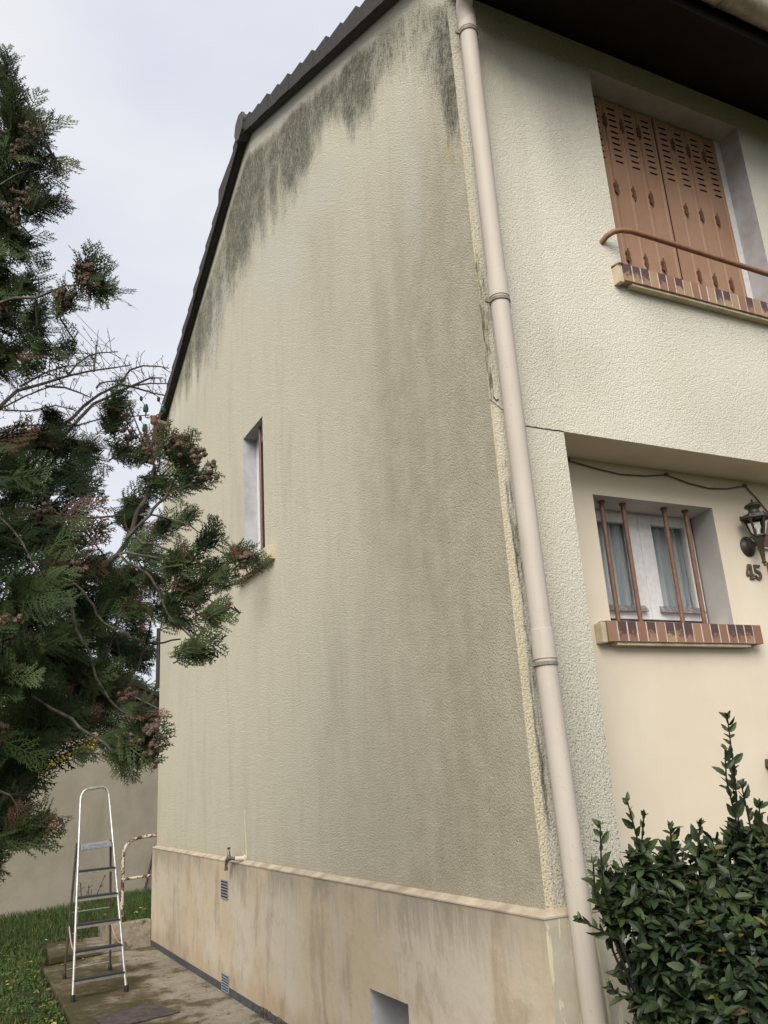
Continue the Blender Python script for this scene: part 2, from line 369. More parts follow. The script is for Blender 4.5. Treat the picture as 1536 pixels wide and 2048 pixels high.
M_['laurel'] = m_leafy('glossy laurel leaves', (.007, .016, .007), (.052, .080, .022), (.085, .045, .022), .44, .30)
M_['grass'] = m_leafy('grass blades', (.030, .055, .015), (.090, .140, .038), (.16, .12, .05), .7, .2)
M_['leaf'] = m_leafy('fallen leaves', (.30, .27, .10), (.46, .42, .20), (.16, .075, .03), .6, .25)
M_['bark'] = simple('lichened bark', (.15, .135, .105), .95, .3, 40, .7, 60, c2=(.035, .026, .019), det=6)
M_['twig_bark'] = simple('dark twig bark', (.045, .032, .026), .9, .3, 30)
M_['twig_grey'] = simple('grey brown twig bark', (.060, .048, .042), .9, .3, 30)
M_['stem'] = simple('dark stem', (.018, .014, .010), .7, .2, 20)
def m_cone():
    n = NT('brown seed cones'); f = n.noise(70, 4, .7)
    return n.fin(n.mix(n.step(f, .35, .65), (.040, .022, .014), (.19, .125, .080)), .8, n.bump(f, .6, .004))
M_['cone'] = m_cone()
# ================================================================== THE HOUSE
L = 7.25; ZP = 1.0104; YA = 3.5723; ZA = 7.8275; ZG = 6.1438; ZE = 5.9304; DP = .0412; ZO = 3.1893; RY = .30; XW = 8.0; XP = .4336
def zl(y): return ZG+(ZA-ZG)*y/YA if y <= YA else ZA-(ZA-ZG)*(y-YA)/(L-YA)
def smooth(x, a, b):
    t = np.clip((x-a)/(b-a), 0, 1); return t*t*(3-2*t)
def cuts(a, b, stepv, extra):
    xs = set([round(a,4), round(b,4)]+[round(e,4) for e in extra if a < e < b]); k = int((b-a)/stepv)
    for i in range(1, k):
        v = a+(b-a)*i/k
        if all(abs(v-e) > stepv*.35 for e in extra): xs.add(round(v,4))
    return sorted(xs)
house = empty('house', (0,0,0), 'cream roughcast two-storey house with a black-streaked gable wall', 'house')

# --- gable wall (x = 0)
GW = dict(y0=3.3497, y1=3.8938, z0=3.4615, z1=4.6439)
ALG = [(-.01,.31,1.08,.95),(.11,.28,1.06,.75),(.27,.16,.71,.32),(.51,.12,.5,.28),(.78,.1,.5,.4),(1.05,.16,.67,.8),(1.21,.13,.62,1.05),(1.43,.17,.48,.72),(1.71,.16,.49,.8),(2.01,.18,.62,.8),(2.28,.18,.80,1.05),(2.71,.21,.92,.85),(3.11,.23,1.04,.85),(3.48,.23,1.18,.85),(3.8,.16,1.03,.95),(4.15,.11,.98,.6),(4.52,.12,1.09,.5),(4.92,.13,1.07,.55),(5.45,.09,.68,.6),(5.91,.05,.51,.6),(6.4,.05,.29,.35),(6.9,.05,.2,.1)]
ay = np.array([a[0] for a in ALG]); a0 = np.array([a[1] for a in ALG]); a1 = np.array([a[1]+(a[2]-a[1])*1.18 for a in ALG]); aa = np.array([a[3] for a in ALG])
jy = np.arange(0, 7.4, .085); jr = np.random.RandomState(5); jl = np.convolve(jr.normal(0, .13, len(jy)+2), [.25,.5,.25], 'valid'); ja = np.clip(1+np.convolve(jr.normal(0, .28, len(jy)+2), [.2,.6,.2], 'valid'), .35, 1.6)
def gable_tint(y, z):
    zr = np.where(y <= YA, ZG+(ZA-ZG)*y/YA, ZA-(ZA-ZG)*(y-YA)/(L-YA)); d = zr-z
    s0 = np.interp(y, ay, a0); s1 = np.interp(y, ay, a1); am = np.interp(y, ay, aa)
    s1 = s1+np.interp(y, jy, jl); am = am*np.interp(y, jy, ja)
    al = 1.25*am*smooth(d, s0-.07, s0+.10)*(1-smooth(d, s0+(s1-s0)*.45, s1+.22))
    al += .32*smooth(d, s0, s0+.1)*(1-smooth(d, s1-.1, s1+.75))*(y > .3)*np.clip(am, 0, .6)
    al += .55*np.exp(-((y-.08)/.06)**2)*smooth(d, .3, .6)*(1-smooth(d, 1.1, 1.35))
    gr = .24*smooth(d, .5, 1.4)
    gr += .50*(1-smooth(y, .2, 2.6))*(1-smooth(z, 4.2, 5.5))*(1-.30*np.exp(-((y-.16)/.12)**2))
    gr += .28*np.exp(-((y-.9)/.5)**2)*np.exp(-((z-3.3)/.8)**2)
    gr += .25*np.exp(-((y-2.0)/.5)**2)*smooth(d, .9, 1.6)*np.exp(-((z-5.3)/.9)**2)
    gr += .26*np.exp(-((y-.3)/.35)**2)*(1-smooth(z, 5.2, 5.8))
    gr += .55*np.exp(-((y-3.45)/.20)**2)*np.exp(-((z-3.05)/.22)**2)
    gr += .08*(1-smooth(z, 1.1, 2.2))
    gr += .30*np.exp(-((z-1.0)/.06)**2)
    pa = .75*np.exp(-((y-3.1)/.6)**2)*np.exp(-((d-1.65)/.35)**2)+.8*np.exp(-((y-1.9)/.7)**2)*np.exp(-((d-1.05)/.3)**2)
    pa += .55*np.exp(-((y-4.5)/.35)**2)*np.exp(-((d-.85)/.5)**2)+.75*np.exp(-((y-.55)/.2)**2)*np.exp(-((d-1.3)/.9)**2)+.3*smooth(y, 4, 6)
    pa += 1.0*(d < s0)*(d > 0)+.7*np.exp(-((y-4.9)/.25)**2)*np.exp(-((d-1.0)/.4)**2)+.5*np.exp(-((y-2.6)/.8)**2)*np.exp(-((d-1.6)/.5)**2)
    oc = .6*np.exp(-((y-4.05)/.18)**2)*np.exp(-((d-.75)/.4)**2)+.35*np.exp(-((y-2.9)/.4)**2)*np.exp(-((d-.6)/.3)**2)+.75*np.exp(-((y-.12)/.09)**2)*np.exp(-((d-1.35)/.22)**2)+.55*np.exp(-((y-3.72)/.12)**2)*np.exp(-((d-.95)/.35)**2)+.5*np.exp(-((y-4.4)/.4)**2)*np.exp(-((d-.3)/.25)**2)
    oc += .35*np.exp(-((z-1.03)/.10)**2)+.3*np.exp(-((y-3.4)/.3)**2)*np.exp(-((z-3.2)/.1)**2)
    return np.stack([np.clip(al,0,1.1), np.clip(gr,0,.88), np.clip(pa,0,1), np.clip(oc,0,1)], -1)
def grid_mesh(name, us, vs_fn, nv, P, hole, tintf, mat, parent):
    """us columns, vs_fn(u) -> list of nv heights; hole(uc, vc) True leaves the cell open"""
    V = []; UV = []
    for u in us:
        for v in vs_fn(u): V.append(P(u, v)); UV.append((u, v))
    F = []
    for i in range(len(us)-1):
        for j in range(nv-1):
            a = i*nv+j; q = [UV[k] for k in (a, a+nv, a+nv+1, a+1)]
            if hole(sum(p[0] for p in q)/4, sum(p[1] for p in q)/4): continue
            F.append((a, a+nv, a+nv+1, a+1))
    UV = np.array(UV)
    return np_mesh(name, np.array(V), np.array(F), mat, parent, tintf(UV[:,0], UV[:,1]))
ys = cuts(0, L, .055, [GW['y0'], GW['y1'], YA]); zb = cuts(ZP, GW['z1'], .07, [GW['z0']]); NB = 60
def gv(y): return list(zb)+[GW['z1']+(zl(y)-GW['z1'])*(k+1)/NB for k in range(NB)]
gable = grid_mesh('gable_wall', ys[::-1], gv, len(zb)+NB, lambda y, z: (0, y, z), lambda y, z: GW['y0'] < y < GW['y1'] and GW['z0'] < z < GW['z1'], gable_tint, M_['gable'], house)

# --- front wall (y = 0), upper storey and corner pillar
UW = dict(x0=1.0301, x1=2.3443, z0=4.26, z1=5.7396)
def wst0(z): return .010+.026*(1-smooth(z, 2.2, 3.2))
def front_tint(x, z):
    al = .85*(1-smooth(x, .045, .12))*smooth(x, wst0(z), wst0(z)+.02)*(smooth(z, .9, 1.1)*(1-smooth(z, 2.95, 3.1)))*(.6+.4*np.sin(z*3.1)**2)
    al += .65*(1-smooth(x, .03, .10))*smooth(z, 3.15, 3.4)*(1-smooth(z, 4.0, 4.4))
    al += .27*np.exp(-((x-.19)/.06)**2)*np.exp(-((z-2.3)/.5)**2)
    gr = .40*(x < XP+.01)*(1-smooth(z, 1.4, 2.9))+.12*(x < XP+.01)+.35*smooth(z, 5.3, 5.93)+.22*np.exp(-((x-.85)/.25)**2)*np.exp(-((z-5.55)/.3)**2)
    gr += .28*np.exp(-((z-4.08)/.14)**2)*smooth(x, 1.0, 1.3)+.30*np.exp(-((x-.70)/.12)**2)*np.exp(-((z-5.1)/.35)**2)+.18*np.exp(-((x-.5)/.3)**2)*np.exp(-((z-3.6)/.2)**2)+.30*(1-smooth(x, .0, .09))*smooth(z, 3.2, 3.6)
    gr += .15*np.exp(-((z-3.35)/.3)**2)*smooth(x, 1.0, 1.6)
    wst = .010+.026*(1-smooth(z, 2.2, 3.2)); pa = .95*(1-smooth(x, wst, wst+.012))*(z < 5)+.55*np.exp(-((x-.12)/.09)**2)*np.exp(-((z-3.3)/.14)**2)+.5*np.exp(-((x-.2)/.12)**2)*np.exp(-((z-2.7)/.4)**2)+.35*(1-smooth(x, .1, .2))*smooth(z, 3.3, 3.6)*(1-smooth(z, 4, 4.5))
    return np.stack([np.clip(al,0,1), np.clip(gr,0,.8), np.clip(pa,0,1), al*0], -1)
xs = cuts(0, XW, .06, [.008, .016, .024, .032, .04, .048, .058, .07, .085, .1, .12, XP, UW['x0'], UW['x1']]); zf = cuts(ZP, ZE+.05, .06, [ZO, UW['z0'], UW['z1']])
front = grid_mesh('front_wall', xs, lambda x: zf, len(zf), lambda x, z: (x, 0, z),
    lambda x, z: (x > XP and z < ZO) or (UW['x0'] < x < UW['x1'] and UW['z0'] < z < UW['z1']), front_tint, M_['front'], house)
# recessed ground-floor wall with window opening
LW = dict(x0=.8356, x1=1.7455, z0=2.262, z1=2.9904)
xr = cuts(XP, XW, .25, [LW['x0'], LW['x1']]); zr_ = cuts(0, ZO, .25, [LW['z0'], LW['z1']])
zt = lambda a, b: np.zeros((len(a), 4))
rec = grid_mesh('recessed_wall', xr, lambda x: zr_, len(zr_), lambda x, z: (x, RY, z), lambda x, z: LW['x0'] < x < LW['x1'] and LW['z0'] < z < LW['z1'], zt, M_['smooth_render'], house)
b = MB(); b.add([(XP,0,ZO),(XW,0,ZO),(XW,RY,ZO),(XP,RY,ZO)], [(0,3,2,1)]); b.build('porch_ceiling', M_['smooth_render'], house)
b = MB(); b.add([(XP,0,0),(XP,RY,0),(XP,RY,ZO),(XP,0,ZO)], [(0,1,2,3)]); b.build('pillar_side', M_['front'], house)
b = MB(); b.add([(0,L,0),(XW,L,0),(XW,L,ZG),(0,L,ZG)], [(0,1,2,3)]); b.build('rear_wall', M_['sill_render'], house)
b = MB(); b.add([(XW,0,0),(XW,L,0),(XW,L,ZG),(XW,YA,ZA),(XW,0,ZG)], [(0,1,2,3,4)]); b.build('side_wall', M_['sill_render'], house)
b = MB(); b.box((.4,.75,0),(XW-.1,L-.1,5.5)); b.build('inner_core', M_['black'], house)     # unlit rooms behind the windows
# crack between pillar and upper wall
b = MB(); pts = [(.155+i*.0145, -.001, ZO-.001+.0018*rnd.uniform(-1,1)) for i in range(20)]
b.tube(pts, .0032, 5); b.build('wall_crack', M_['stone_dark'], house)
b = MB(); b.tube([(.155,-.004,ZO+.005),(.0,-.004,ZO+.11)], .0018, 4)
b.tube([(.02,-.004,3.32),(.035,-.004,3.30),(.05,-.004,3.31)], .003, 4); b.build('hairline_crack', M_['stone_dark'], house)

def m_corner():
    n = NT('peeling plinth corner'); st = n.noise(1, 5, .65, vec=n.map((22, 22, 2.2)), dist=.6); b_ = n.noise(7, 5, .6)
    c = n.mix(n.step(b_, .35, .65), (.42, .385, .30), (.50, .46, .36)); c = n.mix(n.step(st, .53, .58), c, (.66, .60, .42))
    c = n.mix(n.math('MULTIPLY', n.step(st, .30, .40, 1, 0), .6), c, (.24, .21, .16))
    return n.fin(c, .9, n.bump(st, .3, .006), .15)
# --- plinth with bevelled ledge, basement opening
PW = dict(y0=1.2, y1=1.655, z0=.10, z1=.478)
ysp = cuts(-DP, L+DP, .3, [PW['y0'], PW['y1']]); zp_ = [.055, PW['z0'], .3, PW['z1'], .7, ZP-.008]
b = MB(); b.add([(-DP,L+DP,0),(.5,L+DP,0),(.5,L+DP,ZP),(-DP,L+DP,ZP)], [(3,2,1,0)]); b.build('plinth_return', M_['plinth'], house)
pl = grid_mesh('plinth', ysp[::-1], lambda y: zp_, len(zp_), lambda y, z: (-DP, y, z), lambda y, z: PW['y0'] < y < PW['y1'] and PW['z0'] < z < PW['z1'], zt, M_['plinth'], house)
b = MB()
b.add([(-DP,-DP,.0),(XP,-DP,.0),(XP,-DP,ZP-.008),(-DP,-DP,ZP-.008)], [(0,1,2,3)])
b.add([(XP,-DP,0),(XP,RY-.001,0),(XP,RY-.001,ZP-.008),(XP,-DP,ZP-.008)], [(0,1,2,3)])
b.build('plinth_front', m_corner(), house)
b = MB()   # sloping ledge: outer edge lower than the wall side
e = .0
b.add([(-DP-.004,-DP-.004,ZP-.010),(-DP-.004,L+DP,ZP-.010),(0.002,L,ZP+.012),(0.002,0.0,ZP+.012),(-DP-.004,-DP-.004,ZP-.017),(-DP-.004,L+DP,ZP-.017)], [(0,1,2,3)[::-1],(0,4,5,1)[::-1]])
b.add([(-DP-.004,-DP-.004,ZP-.010),(XP,-DP-.004,ZP-.010),(XP,0.002,ZP+.012),(0,0.002,ZP+.012),(-DP-.004,-DP-.004,ZP-.017),(XP,-DP-.004,ZP-.017)], [(0,1,2,3),(0,4,5,1)[::-1]])
b.build('plinth_ledge', simple('cream ledge', (.53,.45,.33), .85, .1, 6, .3, 40, c2=(.33,.26,.18), det=7), house)
b = MB(); y0,y1,z0,z1 = PW['y0'],PW['y1'],PW['z0'],PW['z1']; D = .30
b.add([(-DP,y1,z0),(D,y1,z0),(D,y1,z1),(-DP,y1,z1)], [(0,1,2,3)])
b.add([(-DP,y0,z1),(D,y0,z1),(D,y1,z1),(-DP,y1,z1)], [(0,1,2,3)])
b.add([(-DP,y0,z0),(D,y0,z0),(D,y1,z0),(-DP,y1,z0)], [(0,3,2,1)])
b.add([(-DP,y0,z0),(D,y0,z0),(D,y0,z1),(-DP,y0,z1)], [(0,3,2,1)])
bw = b.build('basement_window', M_['reveal_white'], house)
b = MB(); b.add([(D-.02,y0,z0),(D-.02,y1,z0),(D-.02,y1,z1),(D-.02,y0,z1)], [(0,1,2,3)]); b.build('pane', M_['black'], bw)  # opaque black sheet stands in for the unlit basement interior
b = MB(); b.box((-.01,y0,z0),(.03,y0+.025,z1-.002)); b.build('rusty_frame', M_['hinge'], bw)
b = MB(); b.box((-DP-.004, 1.9, 0), (-DP+.05, L+DP+.002, .058)); b.build('damp_course', M_['bitumen'], house)
b = MB()
for i in range(90):
    y = rnd.uniform(-1.5, 3.6); s = rnd.uniform(.015,.04)
    if y < -DP: continue
    b.box((-DP-.006-rnd.random()*.012, y, -.005), (-DP+.03, y+s*1.6, .045+rnd.random()*.022))
b.build('exposed_stones', M_['stone_dark'], house)['kind'] = 'stuff'

# --- narrow gable window
b = MB(); y0,y1,z0,z1 = GW['y0'],GW['y1'],GW['z0'],GW['z1']; D = .16
b.add([(0,y1,z0),(D,y1,z0),(D,y1,z1),(0,y1,z1)], [(0,1,2,3)]); b.add([(0,y0,z0),(D,y0,z0),(D,y0,z1),(0,y0,z1)], [(0,3,2,1)])
b.add([(0,y0,z1),(D,y0,z1),(D,y1,z1),(0,y1,z1)], [(0,1,2,3)]); b.add([(0,y0,z0),(D,y0,z0),(D,y1,z0),(0,y1,z0)], [(0,3,2,1)])
gwn = b.build('window', M_['reveal_white'], house); gwn['label'] = 'narrow window in the stained gable wall'
b = MB(); b.tube([(.055,3.585,z0-.01),(.055,3.585,z1)], .0125, 8); b.build('window_bar', M_['bars'], gwn)
b = MB(); b.box((.125,y0,z0),(.155,y0+.06,z1)); b.box((.125,y1-.06,z0),(.155,y1,z1)); b.box((.125,y0+.06,z0),(.155,y1-.06,z0+.06)); b.box((.125,y0+.06,z1-.06),(.155,y1-.06,z1)); b.box((.122,3.60,z0+.06),(.15,3.66,z1-.06)); b.build('frame', M_['white_wood'], gwn)
b = MB(); b.add([(.145,y0+.06,z0+.06),(.145,y1-.06,z0+.06),(.145,y1-.06,z1-.06),(.145,y0+.06,z1-.06)], [(0,1,2,3)]); b.build('pane', M_['black'], gwn)
b = MB(); b.hexa([(-.065,3.11,3.30),(.0,3.11,3.30),(.0,3.99,3.30),(-.065,3.99,3.30),(-.065,3.11,3.40),(.12,3.11,3.465),(.12,3.99,3.465),(-.065,3.99,3.40)]); b.build('sill', M_['sill_render'], gwn, bevel=.004)

# --- brick sills
def brick_sill(name, x0, x1, yf, yb, zt_, h, parent, pitch=.0665, seed=1, cream=.0):
    r = random.Random(seed); n = max(1, round((x1-x0)/pitch)); p = (x1-x0)/n
    V = []; F = []; T = []
    for i in range(n):
        a = x0+i*p+.0048; c = x0+(i+1)*p-.0048
        if i == 0: a = x0
        if i == n-1: c = x1
        yj = r.uniform(-.0015,.0015); rise = (yb-yf)*.10
        q = [(a,yf+yj,zt_-h),(c,yf+yj,zt_-h),(c,yb,zt_-h),(a,yb,zt_-h),(a,yf+yj,zt_),(c,yf+yj,zt_),(c,yb,zt_+rise),(a,yb,zt_+rise)]
        o = len(V); V += q; F += [tuple(k+o for k in f) for f in [(0,3,2,1),(4,5,6,7),(0,1,5,4),(1,2,6,5),(2,3,7,6),(3,0,4,7)]]
        hue = r.random(); dark = r.random()
        base = .0 if dark < .42 else .28
        T += [(hue, base, 0, 1)]*4+[(hue, base+(.55 if dark > .42 else .15), 0, 1)]*4
    o = np_mesh(name, np.array(V), np.array(F), M_['brick'], parent, np.array(T))
    b = MB(); b.box((x0+.002, yf+.002, zt_-h-.001+.004), (x1-.002, yb-.001, zt_-.0015)); b.build('mortar', M_['mortar'], o)
    b = MB(); b.box((x0+.06, yf+.012, zt_-h-.016), (x1-.09, yb, zt_-h-.0005)); b.build('drip_edge', M_['sill_render'], o)
    return o
# upper window
uw = empty('window', (1.687,0,4.26)); setp(uw, house); tag(uw, 'upper window closed by tan louvred folding shutters')
b = MB(); x0,x1,z0,z1 = UW['x0'],UW['x1'],UW['z0'],UW['z1']; D = .185
b.add([(x0,0,z0),(x0,D,z0),(x0,D,z1),(x0,0,z1)], [(0,1,2,3)]); b.add([(x1,0,z0),(x1,D,z0),(x1,D,z1),(x1,0,z1)], [(0,3,2,1)])
b.add([(x0,0,z1),(x1,0,z1),(x1,D,z1),(x0,D,z1)], [(0,3,2,1)]); b.build('reveal', simple('weathered white reveal', (.50,.49,.50), .85, .1, 6, .15, 40, c2=(.38,.355,.34)), uw)
b = MB(); b.box((x0,.160,z0),(x0+.06,.22,z1)); b.build('frame', M_['white_wood'], uw)
b = MB(); b.box((x1-.056,.160,z0),(x1,.22,z1)); b.build('frame', M_['white_wood'], uw)
b = MB(); b.box((x0-.0,.20,z0-.05),(x1,.24,z1)); b.build('backing', M_['black'], uw)
sill = brick_sill('sill', .975, 2.42, -.0604, .18, 4.272, .108, house, seed=5); sill['label'] = 'brick sill under the shuttered upper window'
b = MB(); b.box((.945,-.052,4.155),(.974,-.0,4.262)); b.build('sill_end', M_['sill_render'], sill)
b = MB(); b.hexa([(.943,-.062,4.262),(.976,-.062,4.272),(.976,.0,4.283),(.943,.0,4.272),(.943,-.062,4.27),(.976,-.062,4.28),(.976,.0,4.291),(.943,.0,4.28)]); b.build('sill_cap', M_['rail_paint'], sill)
# folding shutters: two leaves of four panels
xc = 1.70; pw = .1455
for side in (-1, 1):
    leaf = empty('shutter', (xc, .165, z0)); leaf['label'] = 'left tan folding shutter' if side < 0 else 'right tan folding shutter'; setp(leaf, house)
    for k in range(4):
        a = xc+.006 if side > 0 else xc-.006-pw*1.0
        a = xc+side*.007+(k*pw if side > 0 else -(k+1)*pw)
        dy = .004 if k % 2 else .0; y = .160+dy
        pb = MB()
        # folded sheet panel with raised edges, shallow corrugation
        prof = [(0,.0),(.004,-.008),(.018,-.008),(.024,-.002),(pw-.026,-.002),(pw-.020,-.008),(pw-.005,-.008),(pw-.001,.0)]
        zs_ = [z0+.02]; nsl = 10; zt0 = 5.665; pit = .0465; sh_ = .011
        V = []
        xs0, xs1 = .042, pw-.040
        cols = [0,.004,.018,.024,xs0,xs1,pw-.026,pw-.020,pw-.005,pw-.001]; dep = [0,-.008,-.008,-.002,-.002,-.002,-.002,-.008,-.008,0]
        zl_ = [z0+.02]
        for s_i in range(nsl-1, -1, -1):
            zc = zt0-s_i*pit; zl_ += [zc-sh_/2, zc+sh_/2]
        zl_.append(z1-.012)
        for xx, dd in zip(cols, dep):
            for zz in zl_: V.append((a+xx, y+dd, zz))
        nz_ = len(zl_); F = []
        for i in range(len(cols)-1):
            for j in range(nz_-1):
                if i == 4 and j % 2 == 1: continue
                q = i*nz_+j; F.append((q, q+nz_, q+nz_+1, q+1))
        pb.add(V, F)
        p_ = pb.build('panel', M_['shutter'], None)
        p_.parent = leaf; p_.matrix_parent_inverse = Matrix.Translation((xc,.165,z0)).inverted()
        vb = MB(); vb.add([(a+xs0-.004,y+.006,5.2),(a+xs1+.004,y+.006,5.2),(a+xs1+.004,y+.006,5.70),(a+xs0-.004,y+.006,5.70)], [(0,1,2,3)])
        for s_i in range(nsl):
            zc = zt0-s_i*pit+sh_/2; vb.add([(a+xs0,y-.001,zc),(a+xs1,y-.001,zc),(a+xs1,y-.010,zc-.006),(a+xs0,y-.010,zc-.006)], [(0,1,2,3)])
        sv = vb.build('slots', M_['slot'], None); sv.parent = leaf; sv.matrix_parent_inverse = Matrix.Translation((xc,.165,z0)).inverted()
        if k < 3:
            hx = a+(pw if side > 0 else 0)
            for hz in (5.545, 5.02, 4.52):
                hb = MB(); hb.box((hx-.013, y-.016, hz-.036), (hx+.013, y-.008, hz+.036)); hb.tube([(hx,y-.016,hz-.055),(hx,y-.016,hz+.055)], .0045, 6)
                hb.box((hx-.019, y-.012, hz+.012), (hx+.019, y-.008, hz+.03)); hb.box((hx-.019, y-.012, hz-.03), (hx+.019, y-.008, hz-.012))
                ho = hb.build('hinge', M_['hinge'], None); ho.parent = leaf; ho.matrix_parent_inverse = Matrix.Translation((xc,.165,z0)).inverted()
# guard rail in front of upper window
b = MB(); b.tube([(.90,0.005,4.425),(.915,-.03,4.452),(.94,-.065,4.468),(.98,-.085,4.475),(1.05,-.097,4.478),(1.2,-.10,4.475),(2.25,-.10,4.455),(2.38,-.09,4.45),(2.44,-.05,4.44),(2.47,.0,4.42)], .0165, 12)
b.build('guard_rail', M_['rail_paint'], house, smooth=True)

# --- lower window
lw = empty('window', (1.29,.3,2.26)); lw['label'] = 'ground-floor white casement window behind four brown bars'; setp(lw, house)
x0,x1,z0,z1 = LW['x0'],LW['x1'],LW['z0'],LW['z1']; yd = .52; x1b = 1.795
b = MB()
b.add([(x0,RY,z0),(x0,yd,z0),(x0,yd,z1),(x0,RY,z1)], [(0,1,2,3)]); b.add([(x1,RY,z0),(x1b,yd,z0),(x1b,yd,z1),(x1,RY,z1)], [(0,3,2,1)])
b.add([(x0,RY,z1),(x1,RY,z1),(x1b,yd,z1),(x0,yd,z1)], [(0,3,2,1)]); b.add([(x0,RY,z0),(x1,RY,z0),(x1b,yd,z0+.05),(x0,yd,z0+.05)], [(0,1,2,3)])
b.build('reveal', M_['reveal'], lw)
def child(mb, name, mat, par, loc, **k):
    o = mb.build(name, mat, None, **k); o.parent = par; o.matrix_parent_inverse = Matrix.Translation(loc).inverted(); return o
zb0 = 2.335
b = MB(); b.box((x0,yd-.012,z0+.045),(x1b,yd+.04,zb0)); child(b, 'threshold', M_['grey_wood'], lw, lw.location)
b = MB(); b.box((1.745,yd-.006,zb0),(x1b-.012,yd+.04,z1)); b.box((x0,yd-.006,2.975),(1.745,yd+.04,z1-.001)); b.tube([(1.757,yd-.008,zb0),(1.757,yd-.008,2.96)], .007, 6)
child(b, 'frame', M_['white_wood'], lw, lw.location)
def sash(xa, xb, za, zc, rails):
    b = MB(); y = yd-.015; t = .045
    b.box((xa,y,za),(xa+rails[0],y+t,zc)); b.box((xb-rails[1],y,za),(xb,y+t,zc)); b.box((xa+rails[0],y+.001,zc-rails[2]),(xb-rails[1],y+t,zc)); b.box((xa+rails[0],y+.001,za),(xb-rails[1],y+t,za+rails[3]))
    s = child(b, 'casement', M_['white_wood'], lw, lw.location, bevel=.003)
    g = MB(); g.add([(xa+rails[0],y+.02,za+rails[3]),(xb-rails[1],y+.02,za+rails[3]),(xb-rails[1],y+.02,zc-rails[2]),(xa+rails[0],y+.02,zc-rails[2])], [(0,1,2,3)])
    child(g, 'pane', M_['glass'], lw, lw.location)
    return s
sL = sash(x0+.01, 1.335, zb0+.01, 2.974, (.05, .085, .055, .075)); sR = sash(1.338, 1.744, zb0+.01, 2.974, (.10, .035, .050, .075))
for s, (xa, xb) in ((sL, (.95, 1.29)), (sR, (1.40, 1.742))):
    b = MB(); b.hexa([(xa,yd-.045,2.385),(xb,yd-.045,2.385),(xb,yd-.016,2.385),(xa,yd-.016,2.385),(xa,yd-.040,2.40),(xb,yd-.040,2.40),(xb,yd-.016,2.425),(xa,yd-.016,2.425)])
    child(b, 'drip_rail', M_['grey_wood'], lw, lw.location)
    b = MB(); n = 60; V = []; F = []
    xa, xb = (x0, 1.32) if s is sL else (1.35, 1.74)
    for i in range(n+1):
        x = xa+(xb-xa)*i/n; y = yd+.055+.014*math.sin(i*.62)+.007*math.sin(i*1.63+1)
        V += [(x,y,zb0),(x,y,2.97)]
    for i in range(n): F.append((2*i,2*i+2,2*i+3,2*i+1))
    b.add(V, F); child(b, 'curtain', M_['curtain'], lw, lw.location, smooth=True)
b = MB(); b.box((x0-.1,yd+.12,z0-.1),(x1b+.1,yd+.13,z1+.1)); child(b, 'backing', M_['black'], lw, lw.location)
for x in (.966, 1.124, 1.44, 1.61):
    b = MB(); b.tube([(x,.385,z0),(x,.385,z1)], .0135, 10); b.lathe((x,.385,z1), [(.02,-.012),(.02,0)], 10); child(b, 'window_bar', M_['bars'], lw, lw.location, smooth=True)
sill2 = brick_sill('sill', .749, 1.879, .2346, .36, 2.274, .106, house, seed=9); sill2['label'] = 'brick sill under the barred ground-floor window'
b = MB(); b.box((.715,.242,2.162),(.748,.2995,2.268)); b.build('sill_end', M_['sill_render'], sill2, bevel=.005)

# --- air vents in the plinth
for (yv, zv, w_, h_) in ((4.43, .775, .19, .135), (4.42, .075, .19, .12)):
    b = MB(); b.box((-DP-.004, yv-w_/2, zv-h_/2), (-DP-.0005, yv+w_/2, zv+h_/2)); v = b.build('air_vent', M_['slot'], house)
    b = MB(); n = 6
    for k in range(n+1):
        zz = zv-h_/2+h_*k/n; b.box((-DP-.008, yv-w_/2, zz-.005), (-DP-.004, yv+w_/2, zz+.005))
    b.box((-DP-.0075, yv-w_/2-.006, zv-h_/2), (-DP-.003, yv-w_/2, zv+h_/2)); b.box((-DP-.0075, yv+w_/2, zv-h_/2), (-DP-.003, yv+w_/2+.006, zv+h_/2))
    b.build('grille', M_['glass_vent'], v)

